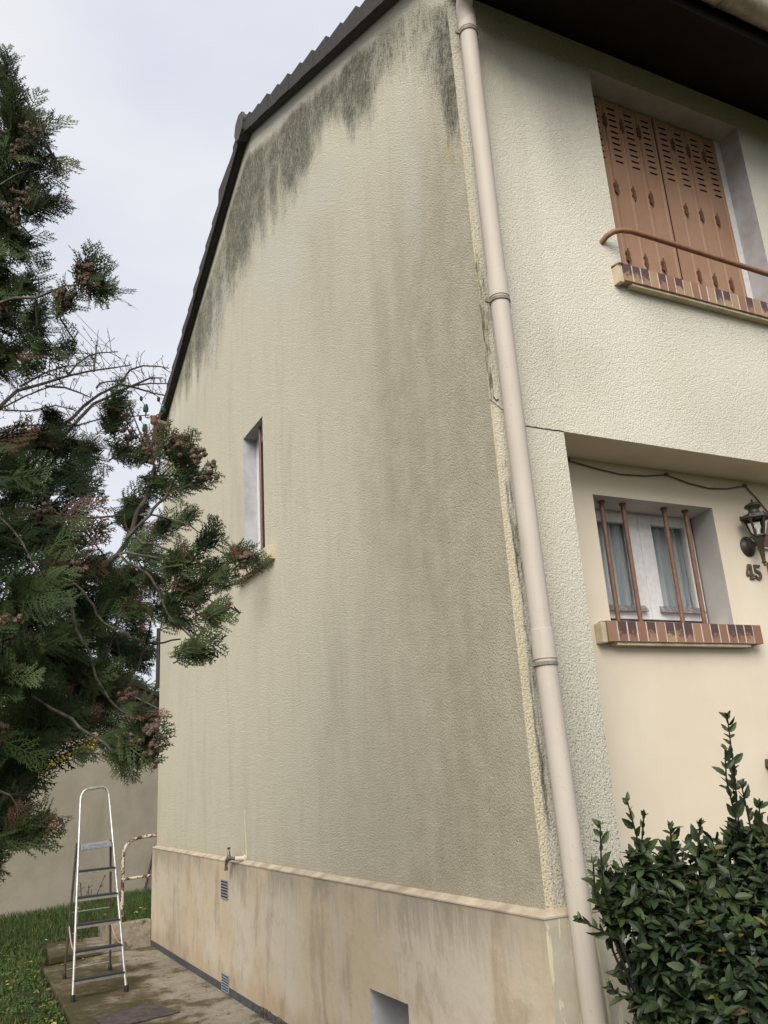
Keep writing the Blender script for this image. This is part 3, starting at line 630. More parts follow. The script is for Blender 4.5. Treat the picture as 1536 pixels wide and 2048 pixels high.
# --- roof
roof = MB(); th = .03
SL = (ZA-ZG)/YA; SR = (ZA-ZG)/(L-YA); OV = .62
for (ya, za, yb, zbx) in ((-OV, ZG-SL*OV, YA, ZA), (L+.3, ZG-SR*.3, YA, ZA)):
    n = 16; 
    for k in range(n):
        t0, t1 = k/n, (k+1)/n; y_0, y_1 = ya+(yb-ya)*t0, ya+(yb-ya)*t1; z_0, z_1 = za+(zbx-za)*t0+.05, za+(zbx-za)*t1+.05
        roof.hexa([(-.04,y_0,z_0-.03),(XW+.2,y_0,z_0-.03),(XW+.2,y_1,z_1-.03),(-.04,y_1,z_1-.03),(-.04,y_0,z_0+.045),(XW+.2,y_0,z_0+.045),(XW+.2,y_1,z_1+.015),(-.04,y_1,z_1+.015)])
rf = roof.build('roof', M_['tile'], house)
def verge(yA, zA, yB, zB, n):     # from eave up to ridge, stepped verge tiles, one mesh
    b = MB()
    for k in range(n):
        t0, t1 = k/n, (k+1.08)/n; ya, yb = yA+(yB-yA)*t0, yA+(yB-yA)*t1; za, zb_ = zA+(zB-zA)*t0, zA+(zB-zA)*t1
        j = rnd.uniform(-.006, .006); lo = .062+j; hi = .006+j; xo = -.085+rnd.uniform(-.004,.004)
        # side flange
        b.hexa([(xo,ya,za-.030),(xo+.018,ya,za-.030),(xo+.018,yb,zb_-.030),(xo,yb,zb_-.030),(xo,ya,za+.085+lo),(xo+.018,ya,za+.085+lo),(xo+.018,yb,zb_+.085+hi),(xo,yb,zb_+.085+hi)])
        # top
        b.hexa([(xo+.018,ya,za+.06+lo),(.16,ya,za+.06+lo),(.16,yb,zb_+.06+hi),(xo+.018,yb,zb_+.06+hi),(xo+.018,ya,za+.0845+lo),(.16,ya,za+.0845+lo),(.16,yb,zb_+.0845+hi),(xo+.018,yb,zb_+.0845+hi)])
    b.hexa([(-.064,yA,zA-.028),(-.004,yA,zA-.028),(-.004,yB,zB-.028),(-.064,yB,zB-.028),(-.064,yA,zA+.02),(-.004,yA,zA+.02),(-.004,yB,zB+.02),(-.064,yB,zB+.02)])
    return b.build('verge_tiles', M_['tile'], rf)
verge(-OV, ZG-SL*OV, YA, ZA, 16); verge(L+.3, ZG-SR*.3, YA, ZA, 15)
b = MB(); n = 22
for k in range(n):
    x0_ = -.11+k*.38; b.lathe((x0_, YA, ZA+.05), [(.145,0),(.150,.03),(.135,.035),(.128,.37)], 8, (1,0,0))
b.build('ridge_tiles', M_['tile_grey'], rf)
b = MB(); b.hexa([(-.08,4.05,7.66),(.1,4.05,7.66),(.1,4.42,7.50),(-.08,4.42,7.50),(-.08,4.02,7.80),(.1,4.02,7.80),(.1,4.40,7.74),(-.08,4.40,7.74)]); b.build('roof_vent', M_['tile'], rf, bevel=.01)
# soffit, gutter
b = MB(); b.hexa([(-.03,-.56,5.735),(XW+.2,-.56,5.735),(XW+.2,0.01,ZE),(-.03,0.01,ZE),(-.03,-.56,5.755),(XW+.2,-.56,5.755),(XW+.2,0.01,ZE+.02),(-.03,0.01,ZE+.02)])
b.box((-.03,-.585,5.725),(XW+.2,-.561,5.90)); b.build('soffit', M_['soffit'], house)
b = MB(); V = []; n = 12; F = []; gx0, gx1 = -.06, XW+.2
for x in (gx0, gx1):
    for r_ in (.083, .079):
        for k in range(n+1):
            a = math.pi*(1+k/n); V.append((x, -.67+r_*math.cos(a), 5.875+r_*math.sin(a)))
for k in range(n):
    F += [(k, k+1, 2*(n+1)+k+1, 2*(n+1)+k), (n+1+k+1, n+1+k, 3*(n+1)+k, 3*(n+1)+k+1)]
b.add(V, F); b.tube([(gx0,-.755,5.878),(gx1,-.755,5.878)], .009, 6)
gut = b.build('gutter', M_['gutter'], house, smooth=True)
for x in [.25+.62*i for i in range(10)]:
    b = MB(); b.tube([(x, -.67+.086*math.cos(math.pi*(1+k/10)), 5.875+.086*math.sin(math.pi*(1+k/10))) for k in range(11)]+[(x,-.585,5.90)], .006, 5)
    b.build('bracket', M_['gutter'], gut)
# downpipe
b = MB(); R_ = .0475
b.tube([(.072,-.078,5.50),(.070,-.078,3.86),(.075,-.080,3.0),(.083,-.084,2.07),(.094,-.092,1.2),(.103,-.10,.45),(.105,-.10,-.05)], R_, 20)
b.tube([(.01,-.62,5.83),(.01,-.60,5.79),(.015,-.52,5.77),(.02,-.30,5.75),(.025,-.19,5.74),(.035,-.13,5.72),(.050,-.095,5.68),(.065,-.081,5.63),(.071,-.078,5.57),(.072,-.078,5.48)], R_, 20)
dp = b.build('downpipe', M_['pvc'], house, smooth=True)
for z, x, y in ((5.62, .072, -.15), (3.865,.070,-.078), (2.055,.083,-.084)):
    if z > 5.6: x, y, z = .072, -.078, 5.585
    b = MB(); b.lathe((x,y,z), [(R_+.0005,-.03),(R_+.004,-.029),(R_+.004,.10),(R_+.0005,.102)], 24); b.build('socket', M_['pvc'], dp, smooth=True)
    b = MB(); b.lathe((x,y,z-.05), [(R_+.001,-.008),(R_+.006,-.008),(R_+.006,.008),(R_+.001,.008)], 24); b.box((x-R_-.028,y+.01,z-.058),(x-R_-.003,y+.022,z-.042)); b.box((x+R_+.003,y+.01,z-.058),(x+R_+.026,y+.022,z-.042)); b.tube([(x,y+R_,z-.05),(x,.0,z-.05)], .006, 6)
    b.build('clip', M_['metal_clip'], dp)
# black tube standing for an unidentified dark object at the far rear corner
b = MB(); b.tube([(-.004,L+.06,2.78),(-.004,L+.06,3.5)], .03, 10); b.build('rear_dark_tube', M_['black_paint'], house, smooth=True)
# filled chase above the tap
b = MB(); b.tube([(-.004,4.02,1.03),(-.004,4.00,1.2),(-.003,3.985,1.40)], [.007,.005,.003], 6); b.tube([(-.004,3.94,1.03),(-.004,3.965,1.2),(-.003,3.985,1.40)], [.007,.005,.003], 6); b.build('filled_chase', simple('aged filler', (.56,.50,.37), .9, .08, 20, .2, 60), house)
# ================================================================== THINGS ON THE HOUSE
def part(mb, name, mat, root, **k):
    o = mb.build(name, mat, None, **k)
    o.parent = root
    if root.type == 'EMPTY': o.matrix_parent_inverse = Matrix.Translation(root.location).inverted()
    return o
# wall lantern
lc = Vector((1.975, .18, 0))
lamp = empty('wall_lantern', (2.0,.30,2.76), 'black six-sided wall lantern on a round backplate beside the lower window', 'wall lantern')
b = MB(); b.lathe((1.985,.30,2.765), [(.062,0),(.062,.008),(.048,.016),(.044,.022),(.022,.030),(.018,.05)], 24, (0,-1,0)); part(b, 'backplate', M_['lamp_metal'], lamp, smooth=True)
b = MB(); cx, cy = 1.965, .19
b.tube([(1.985,.255,2.765),(1.98,.225,2.768),(cx,cy,2.775)], [.018,.014,.018], 10); part(b, 'arm', M_['lamp_metal'], lamp, smooth=True)
b = MB(); b.lathe((cx,cy,0), [(.004,2.618),(.008,2.624),(.005,2.632),(.016,2.640),(.010,2.648),(.011,2.66),(.022,2.755),(.028,2.765),(.028,2.775),(.035,2.785),(.040,2.80)], 14); part(b, 'tail', M_['lamp_tail'], lamp, smooth=True)
def hexr(r, z, a0=0): return [(cx+r*math.cos(a0+i*math.pi/3), cy+r*math.sin(a0+i*math.pi/3), z) for i in range(6)]
lo, hi = hexr(.043, 2.80, .3), hexr(.080, 2.915, .3)
b = MB()
for i in range(6):
    b.bar(lo[i], hi[i], .011, .011); b.bar(lo[i], lo[(i+1)%6], .010, .010); b.bar(hi[i], hi[(i+1)%6], .014, .018)
    b.lathe((hi[i][0],hi[i][1],hi[i][2]+.008), [(.005,0),(.006,.006),(.002,.012)], 6)
b.lathe((cx,cy,0), [(.086,2.915),(.080,2.925),(.045,2.94),(.034,2.945)], 6)
part(b, 'frame', M_['lamp_metal'], lamp)
b = MB(); li, hi2 = hexr(.040, 2.803, .3), hexr(.076, 2.912, .3)
for i in range(6): 
    if i in (1, 4): continue
    b.add([li[i], li[(i+1)%6], hi2[(i+1)%6], hi2[i]], [(0,1,2,3)])
part(b, 'pane', M_['lamp_glass'], lamp)
b = MB(); b.lathe((cx,cy,0), [(.034,2.945),(.031,2.955),(.034,2.968),(.052,2.982),(.046,2.992),(.028,3.004),(.010,3.010),(.005,3.016),(.008,3.022),(.003,3.030)], 16); b.lathe((cx+.022,cy-.01,3.0), [(.002,-.005),(.008,.004),(.002,.012)], 8); part(b, 'cap', M_['lamp_metal'], lamp, smooth=True)
b = MB(); b.lathe((cx,cy,0), [(.010,2.805),(.012,2.825),(.022,2.85),(.022,2.865),(.008,2.882)], 12); part(b, 'bulb', M_['white_wood'], lamp, smooth=True)
# house number 45 in slab-serif cast metal, each digit a thing of its own
def digit(ch, strokes, x, z, s):
    b = MB()
    for poly in strokes:
        n = len(poly); y0, y1 = RY-.010, RY-.001
        P = [(x+px*s, y0, z+pz*s) for px, pz in poly]+[(x+px*s, y1, z+pz*s) for px, pz in poly]
        b.add(P, [tuple(range(n)), tuple(range(2*n-1, n-1, -1))]+[(i, n+i, n+(i+1)%n, (i+1)%n) for i in range(n)])
    o = b.build('house_number', M_['number']); tag(o, ch, 'house number', 'house number digits under the lantern'); return o
def arc(cx_, cz_, ro, ri, a0, a1, n=10, sx=1.0):
    out = []
    for i in range(n):
        t0 = math.radians(a0+(a1-a0)*i/n); t1 = math.radians(a0+(a1-a0)*(i+1)/n)
        out.append([(cx_+ri*math.cos(t0)*sx, cz_+ri*math.sin(t0)), (cx_+ro*math.cos(t0)*sx, cz_+ro*math.sin(t0)), (cx_+ro*math.cos(t1)*sx, cz_+ro*math.sin(t1)), (cx_+ri*math.cos(t1)*sx, cz_+ri*math.sin(t1))])
    return out
digit('metal numeral 4 under the wall lantern', [[(.36,.0),(.56,.0),(.56,1.0),(.36,1.0)], [(.0,.22),(.36,.22),(.36,.38),(.0,.38)], [(.0,.38),(.14,.38),(.40,1.0),(.26,1.0)], [(.56,.22),(.70,.22),(.70,.38),(.56,.38)], [(.24,.0),(.36,.0),(.36,.09),(.24,.09)], [(.56,.0),(.68,.0),(.68,.09),(.56,.09)]], 1.925, 2.562, .092)
digit('metal numeral 5 under the wall lantern', [[(.03,.84),(.56,.84),(.60,1.0),(.03,1.0)], [(.03,.50),(.17,.50),(.17,.84),(.03,.84)]]+arc(.27, .31, .33, .15, 118, -150, 14)+[[(.0,.09),(.12,.20),(.12,.31),(.0,.28)]], 1.997, 2.562, .092)
# telephone cable clipped under the porch ceiling
ct = [(XP+.01,3.174),(.60,3.172),(.69,3.170),(.86,3.146),(1.05,3.128),(1.24,3.138),(1.41,3.163),(1.58,3.128),(1.74,3.112),(1.90,3.125),(2.06,3.160),(2.14,3.09),(2.24,2.985),(2.40,2.90),(2.7,2.88)]
b = MB(); b.tube([(x, RY-.008, z) for x, z in ct], .0045, 6)
cable = b.build('wall_cable', M_['cable'], smooth=True); tag(cable, 'thin brown cable looping under the porch ceiling above the lower window', 'cable')
for i in (2, 6, 10):
    b = MB(); b.box((ct[i][0]-.010, RY-.018, ct[i][1]-.007), (ct[i][0]+.010, RY-.001, ct[i][1]+.009)); o = b.build('cable_clip', M_['cable']); o.parent = cable
# ornamental boards at the edge of the picture
board = empty('house_name_board', (2.24,.29,2.80), 'red brown wooden board on the wall right of the lantern', 'wall board')
b = MB(); b.prism([(2.075,.272),(2.50,.272),(2.50,.297),(2.075,.297)], 2.765, 2.86)
part(b, 'board', M_['red_brown'], board, bevel=.003)
b = MB(); b.box((2.068,.276,2.758),(2.506,.2955,2.766)); b.box((2.068,.276,2.86),(2.506,.2955,2.868)); part(b, 'white_edge', M_['white_wood'], board)
b = MB(); b.box((2.115,.27,2.60),(2.45,.297,2.675)); o = b.build('house_name_plank', M_['rail_paint'], bevel=.006); tag(o, 'small brown wooden plank on the wall right of the number 45', 'plank')
# letter box
lb = empty('letter_box', (1.95,.30,1.45), 'dark grey letter box on the wall behind the tall laurel shoots', 'letter box')
b = MB(); b.box((1.80,.14,1.17),(2.15,.299,1.475)); b.box((1.81,.125,1.49),(2.14,.14,1.51)); part(b, 'body', M_['dark_plastic'], lb, bevel=.006)
b = MB(); b.hexa([(1.775,.115,1.49),(2.175,.115,1.49),(2.175,.299,1.50),(1.775,.299,1.50),(1.785,.12,1.51),(2.165,.12,1.51),(2.165,.299,1.545),(1.785,.299,1.545)]); b.box((1.82,.15,1.53),(2.1,.299,1.58)); part(b, 'lid', M_['dark_plastic'], lb, bevel=.004)
# garden tap
tap = empty('garden_tap', (0,4.03,1.03), 'old metal garden tap above the plinth ledge', 'tap')
b = MB(); b.tube([(.0,3.99,1.035),(-.035,4.0,1.035),(-.065,4.03,1.035)], .017, 10); b.lathe((-.002,3.99,1.035), [(.028,0),(.026,.008),(.016,.012)], 12, (-1,0,0)); part(b, 'elbow', M_['filler'], tap, smooth=True)
b = MB(); b.tube([(-.066,4.03,1.035),(-.078,4.10,1.035),(-.088,4.16,1.03),(-.093,4.19,1.015),(-.095,4.205,.985),(-.095,4.208,.955)], [.012,.013,.021,.015,.012,.012], 10)
b.lathe((-.088,4.15,1.045), [(.018,0),(.013,.02),(.010,.04),(.006,.045),(.006,.066)], 10); b.lathe((-.095,4.208,.938), [(.010,0),(.016,.004),(.016,.018),(.012,.022)], 10); part(b, 'body', M_['brass'], tap, smooth=True)
b = MB(); b.tube([(-.108,4.11,1.112),(-.068,4.19,1.112)], .006, 8); b.lathe((-.088,4.15,1.106), [(.011,0),(.011,.01)], 8); part(b, 'handle', M_['rubber'], tap, smooth=True)
# electricity bracket with glass insulators
eb = empty('insulator_bracket', (0,6.92,6.06), 'rusty wall bracket carrying green glass insulators under the left verge', 'insulator bracket')
b = MB(); b.bar((.0,6.92,6.05), (-.19,6.98,6.11), .035, .04); part(b, 'arm', M_['cable'], eb)
b = MB(); b.lathe((-.18,6.985,6.05), [(.03,0),(.05,.02),(.05,.10),(.03,.12)], 10)
INS = [(-.29,6.99,6.22), (-.09,6.9,6.20), (-.28,7.07,5.98)]
b.tube([(-.18,6.985,6.14),(-.22,6.98,6.17),(-.25,6.98,6.13),(-.29,6.99,6.14),(-.29,6.99,6.22)], .009, 6)
b.tube([(-.18,6.985,6.14),(-.15,6.95,6.18),(-.11,6.91,6.17),(-.09,6.9,6.20)], .009, 6)
b.tube([(-.18,6.985,6.06),(-.19,7.0,5.93),(-.22,7.03,5.90),(-.28,7.07,5.90),(-.28,7.07,5.98)], .009, 6)
b.tube([(-.17,6.98,6.06),(-.16,6.97,5.7),(-.10,6.99,5.4),(-.02,7.0,5.2)], .008, 6)
part(b, 'hooks', M_['hinge'], eb, smooth=True)
for p in INS:
    b = MB(); b.lathe(p, [(.030,0),(.034,.005),(.036,.05),(.026,.06),(.030,.068),(.024,.095),(.010,.105)], 12); o = part(b, 'insulator', M_['insulator'], eb, smooth=True)
    b = MB(); b.lathe((p[0]-.06,p[1]-.0,p[2]+.14), [(.012,0),(.020,.012),(.020,.05),(.010,.062)], 8); part(b, 'wire_boot', M_['rubber'], eb, smooth=True)
    b = MB(); b.tube([(p[0],p[1],p[2]+.07),(p[0]-.03,p[1],p[2]+.11),(p[0]-.06,p[1],p[2]+.15)], .004, 5); part(b, 'tail_wire', M_['rubber'], eb)
ends = [(-3.4,19.4,18.0,'upper'), (-3.2,19.3,18.1,'rightmost'), (-3.75,19.9,17.4,'lower left')]
wl = ['middle of the three thin overhead wires crossing the sky', 'rightmost of the three thin overhead wires crossing the sky', 'lowest and leftmost of the three thin overhead wires in the sky']
for (ex, ey, ez, nm_), p, lab in zip(ends, INS, wl):
    a = Vector((p[0]-.06, p[1], p[2]+.19)); e_ = Vector((ex, ey, ez)); pts = []
    for i in range(25):
        t = i/24; q = a.lerp(e_, t); q.z -= .35*4*t*(1-t)*.3; pts.append(q)
    b = MB(); b.tube(pts, .0042, 5); tag(b.build('overhead_wire', M_['wire']), lab, 'wire', 'overhead wires running to the house')

# ================================================================== GROUND
def gh(x, y):
    x = np.asarray(x, float); y = np.asarray(y, float)
    h = -.035+.255*smooth(y, 7.4, 9.3)*np.clip(1, 0, 1)
    rb = smooth(x, -.52, -.40)*smooth(y, 7.28, 7.34)
    h = h*(1-rb)+np.maximum(h, .235)*rb
    under = ((x > -1.26) & (y < 7.05)) | ((x > -1.10) & (x < -.38) & (y < 7.9))
    h = np.where(under, -.06, h)
    return h+.012*np.sin(x*5.1+y*2.3)*np.cos(y*4.7)*(~under)
fine_x = np.concatenate([[-400,-120,-40,-15,-8], np.arange(-5,2.01,.08), [4,8,15,40,120,400]])
fine_y = np.concatenate([[-400,-120,-40,-15,-6], np.arange(-4,12.01,.08), [14,20,40,120,400]])
X, Y = np.meshgrid(fine_x, fine_y, indexing='ij'); Z = gh(X, Y)
V = np.stack([X.ravel(), Y.ravel(), Z.ravel()], -1); nx, ny = X.shape
I_ = np.arange(nx*ny).reshape(nx, ny); F = np.stack([I_[:-1,:-1], I_[1:,:-1], I_[1:,1:], I_[:-1,1:]], -1).reshape(-1, 4)
tag(np_mesh('ground', V, F, M_['ground'], smooth=True), kind='structure')
b = MB(); b.prism([(-1.27,-4.0),(-.0,-4.0),(-.0,L+.0),(-.52,7.21),(-1.185,6.88),(-1.20,6.0),(-1.215,5.1),(-1.235,4.3)], -.055, 0.0)
o = b.build('path', M_['concrete'], bevel=.012); tag(o, kind='structure')
b = MB(); b.prism([(-1.12,6.93),(-.36,7.20),(-.395,7.90),(-1.05,7.93)], .0005, .07)
o = b.build('step', M_['concrete'], bevel=.01); tag(o, 'low concrete step at the far end of the path', 'step')
b = MB(); b.prism([(-1.085,4.37),(-.61,4.50),(-.50,4.05),(-1.04,3.92)], .001, .009); o = b.build('drain_cover', M_['cover'], bevel=.003); tag(o, 'flat rusty brown cover plate on the mossy path', 'cover plate')
b = MB(); b.box((-.49,7.262,-.05),(-.042,7.40,.262)); b.hexa([(-.49,7.401,-.05),(-.36,7.401,-.05),(-.36,8.0,-.05),(-.49,8.0,-.05),(-.49,7.401,.262),(-.36,7.401,.262),(-.36,8.0,.20),(-.49,8.0,.20)])
o = b.build('retaining_wall', M_['retain'], bevel=.01); tag(o, 'low stained concrete retaining wall meeting the far plinth corner', 'retaining wall')
# handrail
b = MB(); yh = 7.33
b.tube([(-.352,yh,.24),(-.352,yh,.93),(-.345,yh,.99),(-.325,yh,1.035),(-.29,yh,1.075),(-.245,yh,1.10),(-.19,yh,1.115),(.0,yh,1.128),(.05,yh,1.128)], .019, 10)
b.tube([(-.34,yh,.695),(.04,yh,.705)], .0165, 10)
o = b.build('handrail', M_['rust_rail'], smooth=True); tag(o, 'rusty curved white handrail on the retaining wall behind the ladder', 'handrail')
# ------------------------------------------------------------------ ladder
ld = empty('step_ladder', (-.9,5.6,0), 'aluminium step ladder with six steps standing open on the path', 'step ladder')
# front rail line: feet at y~5.08 leaning back
def fr(z, s):     # s=-1 left, +1 right
    t = z/1.65; xl = -1.135+.065*t; xr = -.700-.115*t; yl = 5.05+.32*z; yr = 5.10+.32*z
    return Vector((xl if s < 0 else xr, yl if s < 0 else yr, z))
pts = [fr(z, -1) for z in (.03,.5,1.0,1.45,1.56)]; e0 = fr(1.56, -1); e1 = fr(1.56, 1)
top = [(e0.x+.008, e0.y+.012, 1.605), (e0.x+.028, e0.y+.020, 1.638), (e0.x+.06, e0.y+.024, 1.655), (e1.x-.06, e1.y+.024, 1.668), (e1.x-.028, e1.y+.020, 1.652), (e1.x-.008, e1.y+.012, 1.615)]
b = MB(); b.tube(pts+top+[fr(z, 1) for z in (1.57,1.45,1.0,.5,.03)], .0125, 10); part(b, 'front_frame', M_['alu'], ld, smooth=True)
rl = [(-1.075,6.10,.02),(-1.095,5.50,1.20)]; rr = [(-.655,6.18,.02),(-.79,5.56,1.20)]
for pp in (rl, rr):
    b = MB(); b.tube(pp, .011, 8); part(b, 'leg', M_['alu_dark'], ld, smooth=True)
b = MB()
def lerp(a, c, t): return Vector(a).lerp(Vector(c), t)
for t in (.05, .48):
    b = MB(); b.tube([lerp(*rl, t), lerp(*rr, t)], .0065, 6); part(b, 'rear_brace', M_['alu'], ld, smooth=True)
for z in (.14, .345, .54, .748, .957):
    a, c = fr(z, -1), fr(z, 1); b = MB()
    P0 = []
    for q in (a, c): P0 += [q+Vector((0,-.014,-.022)), q+Vector((0,.070,-.022)), q+Vector((0,.070,.006)), q+Vector((0,-.014,.006))]
    b.add(P0, [(0,1,2,3),(7,6,5,4),(0,4,5,1),(1,5,6,2),(2,6,7,3),(3,7,4,0)]); tr = part(b, 'step', M_['alu'], ld)
    b = MB(); P0 = []
    for q, s in ((a, 1), (c, -1)): P0 += [q+Vector((.004*s,-.016,-.002)), q+Vector((.004*s,.072,-.002)), q+Vector((.004*s,.072,.012)), q+Vector((.004*s,-.016,.012))]
    b.add(P0, [(0,1,2,3),(7,6,5,4),(0,4,5,1),(1,5,6,2),(2,6,7,3),(3,7,4,0)]); o = b.build('tread', M_['tread'], None); o.parent = tr
a, c = fr(1.155, -1), fr(1.165, 1); b = MB()
b.add([a+Vector((.012,-.03,-.025)), c+Vector((-.012,-.03,-.025)), c+Vector((-.012,.19,-.02)), a+Vector((.012,.19,-.02)), a+Vector((.020,-.02,.020)), c+Vector((-.020,-.02,.020)), c+Vector((-.018,.19,.022)), a+Vector((.018,.19,.022))], [(0,3,2,1),(4,5,6,7),(0,1,5,4),(1,2,6,5),(2,3,7,6),(3,0,4,7)])
part(b, 'platform', M_['tread_grey'], ld, bevel=.006)
for q in (fr(.0, -1), fr(.0, 1), Vector(rl[0])-Vector((0,0,.02)), Vector(rr[0])-Vector((0,0,.02))):
    b = MB(); b.lathe((q.x,q.y,0), [(.018,.001),(.018,.04),(.014,.05)], 10); part(b, 'foot', M_['rubber'], ld, smooth=True)
for s, pp in ((-1, rl), (1, rr)):
    a = fr(.36, s); c = lerp(*pp, .38); b = MB(); pts = []
    for i in range(9):
        t = i/8; q = a.lerp(c, t); q.z -= .09*4*t*(1-t)*.6; pts.append(q)
    b.tube(pts, .006, 5); part(b, 'strap', M_['strap'], ld)

# ------------------------------------------------------------------ garden wall / outbuilding at the back
wa = Vector((-1.45, 9.28, 0)); wb = Vector((.61, 10.43, 0)); wd = (wb-wa).normalized(); wn_ = Vector((wd.y, -wd.x, 0))   # towards camera
def W(s, o, z): q = wa+wd*s+wn_*o; return (q.x, q.y, z)
s0, s1 = -3.2, 3.6
def zt(s): return 2.64-.345*(s-1.36)          # rake of the render top
shed = empty('outbuilding', W(0,0,0), 'grey beige rendered outbuilding with a brown sloping roof behind the lawn', 'outbuilding')
def slab(sa, sb, oa, ob, zA0, zA1, zB0, zB1):
    b = MB(); b.hexa([W(sa,ob,zA0),W(sb,ob,zB0),W(sb,oa,zB0),W(sa,oa,zA0),W(sa,ob,zA1),W(sb,ob,zB1),W(sb,oa,zB1),W(sa,oa,zA1)]); return b
part(slab(s0, s1, -.15, 0, -.2, zt(s0), -.2, zt(s1)), 'wall', M_['garden_wall'], shed)
part(slab(s0, s1, -.15, .02, zt(s0), zt(s0)+.5, zt(s1), zt(s1)+.5), 'gable_band', M_['lilac'], shed)
part(slab(s0, s1, .021, .05, zt(s0)-.02, zt(s0)+.015, zt(s1)-.02, zt(s1)+.015), 'trim', M_['fascia'], shed)
part(slab(s0, s1, -.3, .16, zt(s0)+.50, zt(s0)+.68, zt(s1)+.50, zt(s1)+.68), 'roof', M_['fascia'], shed)
part(slab(s0, s1, .161, .19, zt(s0)+.66, zt(s0)+.72, zt(s1)+.66, zt(s1)+.72), 'roof_edge', M_['tile'], shed)
part(slab(s0, s1, .161, .175, zt(s0)+.49, zt(s0)+.505, zt(s1)+.49, zt(s1)+.505), 'roof_flashing', M_['grey_metal'], shed)
b = MB(); b.tube([(.95,11.4,0),(.95,11.4,4.3)], .035, 8); tag(b.build('metal_post', M_['grey_metal'], smooth=True), 'grey metal post rising behind the brown roof', 'post')
b = MB(); b.tube([(.485,10.30,.20),(.585,10.38,.58),(.66,10.42,.85)], .016, 8); tag(b.build('leaning_rod', M_['black_paint'], smooth=True), 'black rod leaning against the outbuilding wall by the house corner', 'rod')
# pruned rose by the wall
rs = MB()
for (dx, dy, h_, lx) in ((0,0,.34,-.03),(.08,.03,.30,.0),(.15,.05,.40,.14),(.10,.02,.24,.02)):
    q = Vector((-.45+dx, 9.62+dy, .18)); pts = [q, q+Vector((lx*.4,0,h_*.5)), q+Vector((lx,0,h_))]; rs.tube(pts, [.010,.008,.006], 5)
    for i in range(4): 
        t = pts[1].lerp(pts[2], rnd.random()); rs.tube([t, t+Vector((rnd.uniform(-.05,.05),rnd.uniform(-.03,.03),rnd.uniform(0,.05)))], .004, 4)
rose = empty('pruned_shrub', (-.4,9.63,.18), 'small pruned shrub of bare stems against the outbuilding wall', 'shrub'); part(rs, 'stems', M_['bark'], rose)
# ================================================================== PLANTS
def norm(v): return v/np.maximum(np.linalg.norm(v, axis=-1, keepdims=True), 1e-9)
# ---- flat fern-like conifer sprays: a few templates of tapering flattened twigs
def seg(P0, P1, w0, w1, out):      # quad in the z=0 plane, slight roof shape
    d = P1-P0; l = np.linalg.norm(d)
    if l < 1e-6: return
    p = np.array([-d[1], d[0], 0])/l
    b = len(out[0])
    out[0].extend([P0+p*w0/2, P0-p*w0/2, P1-p*w1/2, P1+p*w1/2]); out[1].append((b, b+1, b+2, b+3))
def frond(seed, n=13, Lm=.20, lvl=2):
    r = np.random.RandomState(seed); out = ([], [])
    pts = [np.zeros(3)]; a = r.uniform(-.12, .12); cur = r.uniform(-.05, .05)
    for i in range(n):
        a += cur*.25+r.uniform(-.05, .05); pts.append(pts[-1]+np.array([math.cos(a), math.sin(a), 0])*Lm/n)
    for i in range(n): seg(pts[i], pts[i+1], .005*(1-i/n)+.004, .005*(1-(i+1)/n)+.0032, out)
    for i in range(1, n):
        t = i/n; d = pts[i+1]-pts[i] if i < n else pts[i]-pts[i-1]; base = math.atan2(d[1], d[0])
        for s in ((1, -1) if r.rand() < .75 else ((1,) if i % 2 else (-1,))):
            ll = Lm*(.13+.42*math.sin(math.pi*min(1, .18+t*.80))**.8)*(1-t*.45)*r.uniform(.6, 1.2)
            an = base+s*r.uniform(.65, .95); m = max(3, int(ll/.0165)); q = pts[i].copy(); aa_ = an
            for j in range(m):
                aa_ -= s*.04; q2 = q+np.array([math.cos(aa_), math.sin(aa_), r.uniform(-.06,.06)])*ll/m
                seg(q, q2, .0058*(1-.35*j/m), .0055*(1-.45*(j+1)/m), out)
                if lvl > 1 and j < m-0:
                    for s2 in (1, -1):
                        l2 = (.013+.010*(1-j/m))*r.uniform(.6, 1.25); a2 = aa_+s2*r.uniform(.5, .8)
                        seg(q2, q2+np.array([math.cos(a2), math.sin(a2), r.uniform(-.15,.15)])*l2, .0060, .0014, out)
                q = q2
    V = np.array(out[0]); F = np.array(out[1])
    V[:, 2] += -.9*(V[:, 0]**2)*r.uniform(.2, 1.0)-1.8*np.abs(V[:, 1])**2*r.uniform(-.3, 1)   # droop and cupping
    return V, F
def shrink(t, k): return (t[0]*k, t[1])
TEMPL = [shrink(frond(s, 10, .25), .6) for s in range(9)]
TEMPS = [shrink(frond(40+s, 7, .16), .6) for s in range(5)]
def place(templs, pos, dirs, nrm, scale, tint):
    """instances flattened into one array"""
    Vs, Fs, Ts = [], [], []; off = 0
    k = NR.randint(len(templs), size=len(pos))
    x = norm(dirs); z = norm(nrm-x*np.sum(nrm*x, -1, keepdims=True)); y = np.cross(z, x)
    for i in range(len(pos)):
        V, F = templs[k[i]]; R3 = np.stack([x[i], y[i], z[i]], 0)*scale[i]
        Vs.append(V@R3+pos[i]); Fs.append(F+off); Ts.append(np.repeat(tint[i:i+1], len(V), 0)); off += len(V)
    return np.concatenate(Vs), np.concatenate(Fs), np.concatenate(Ts)
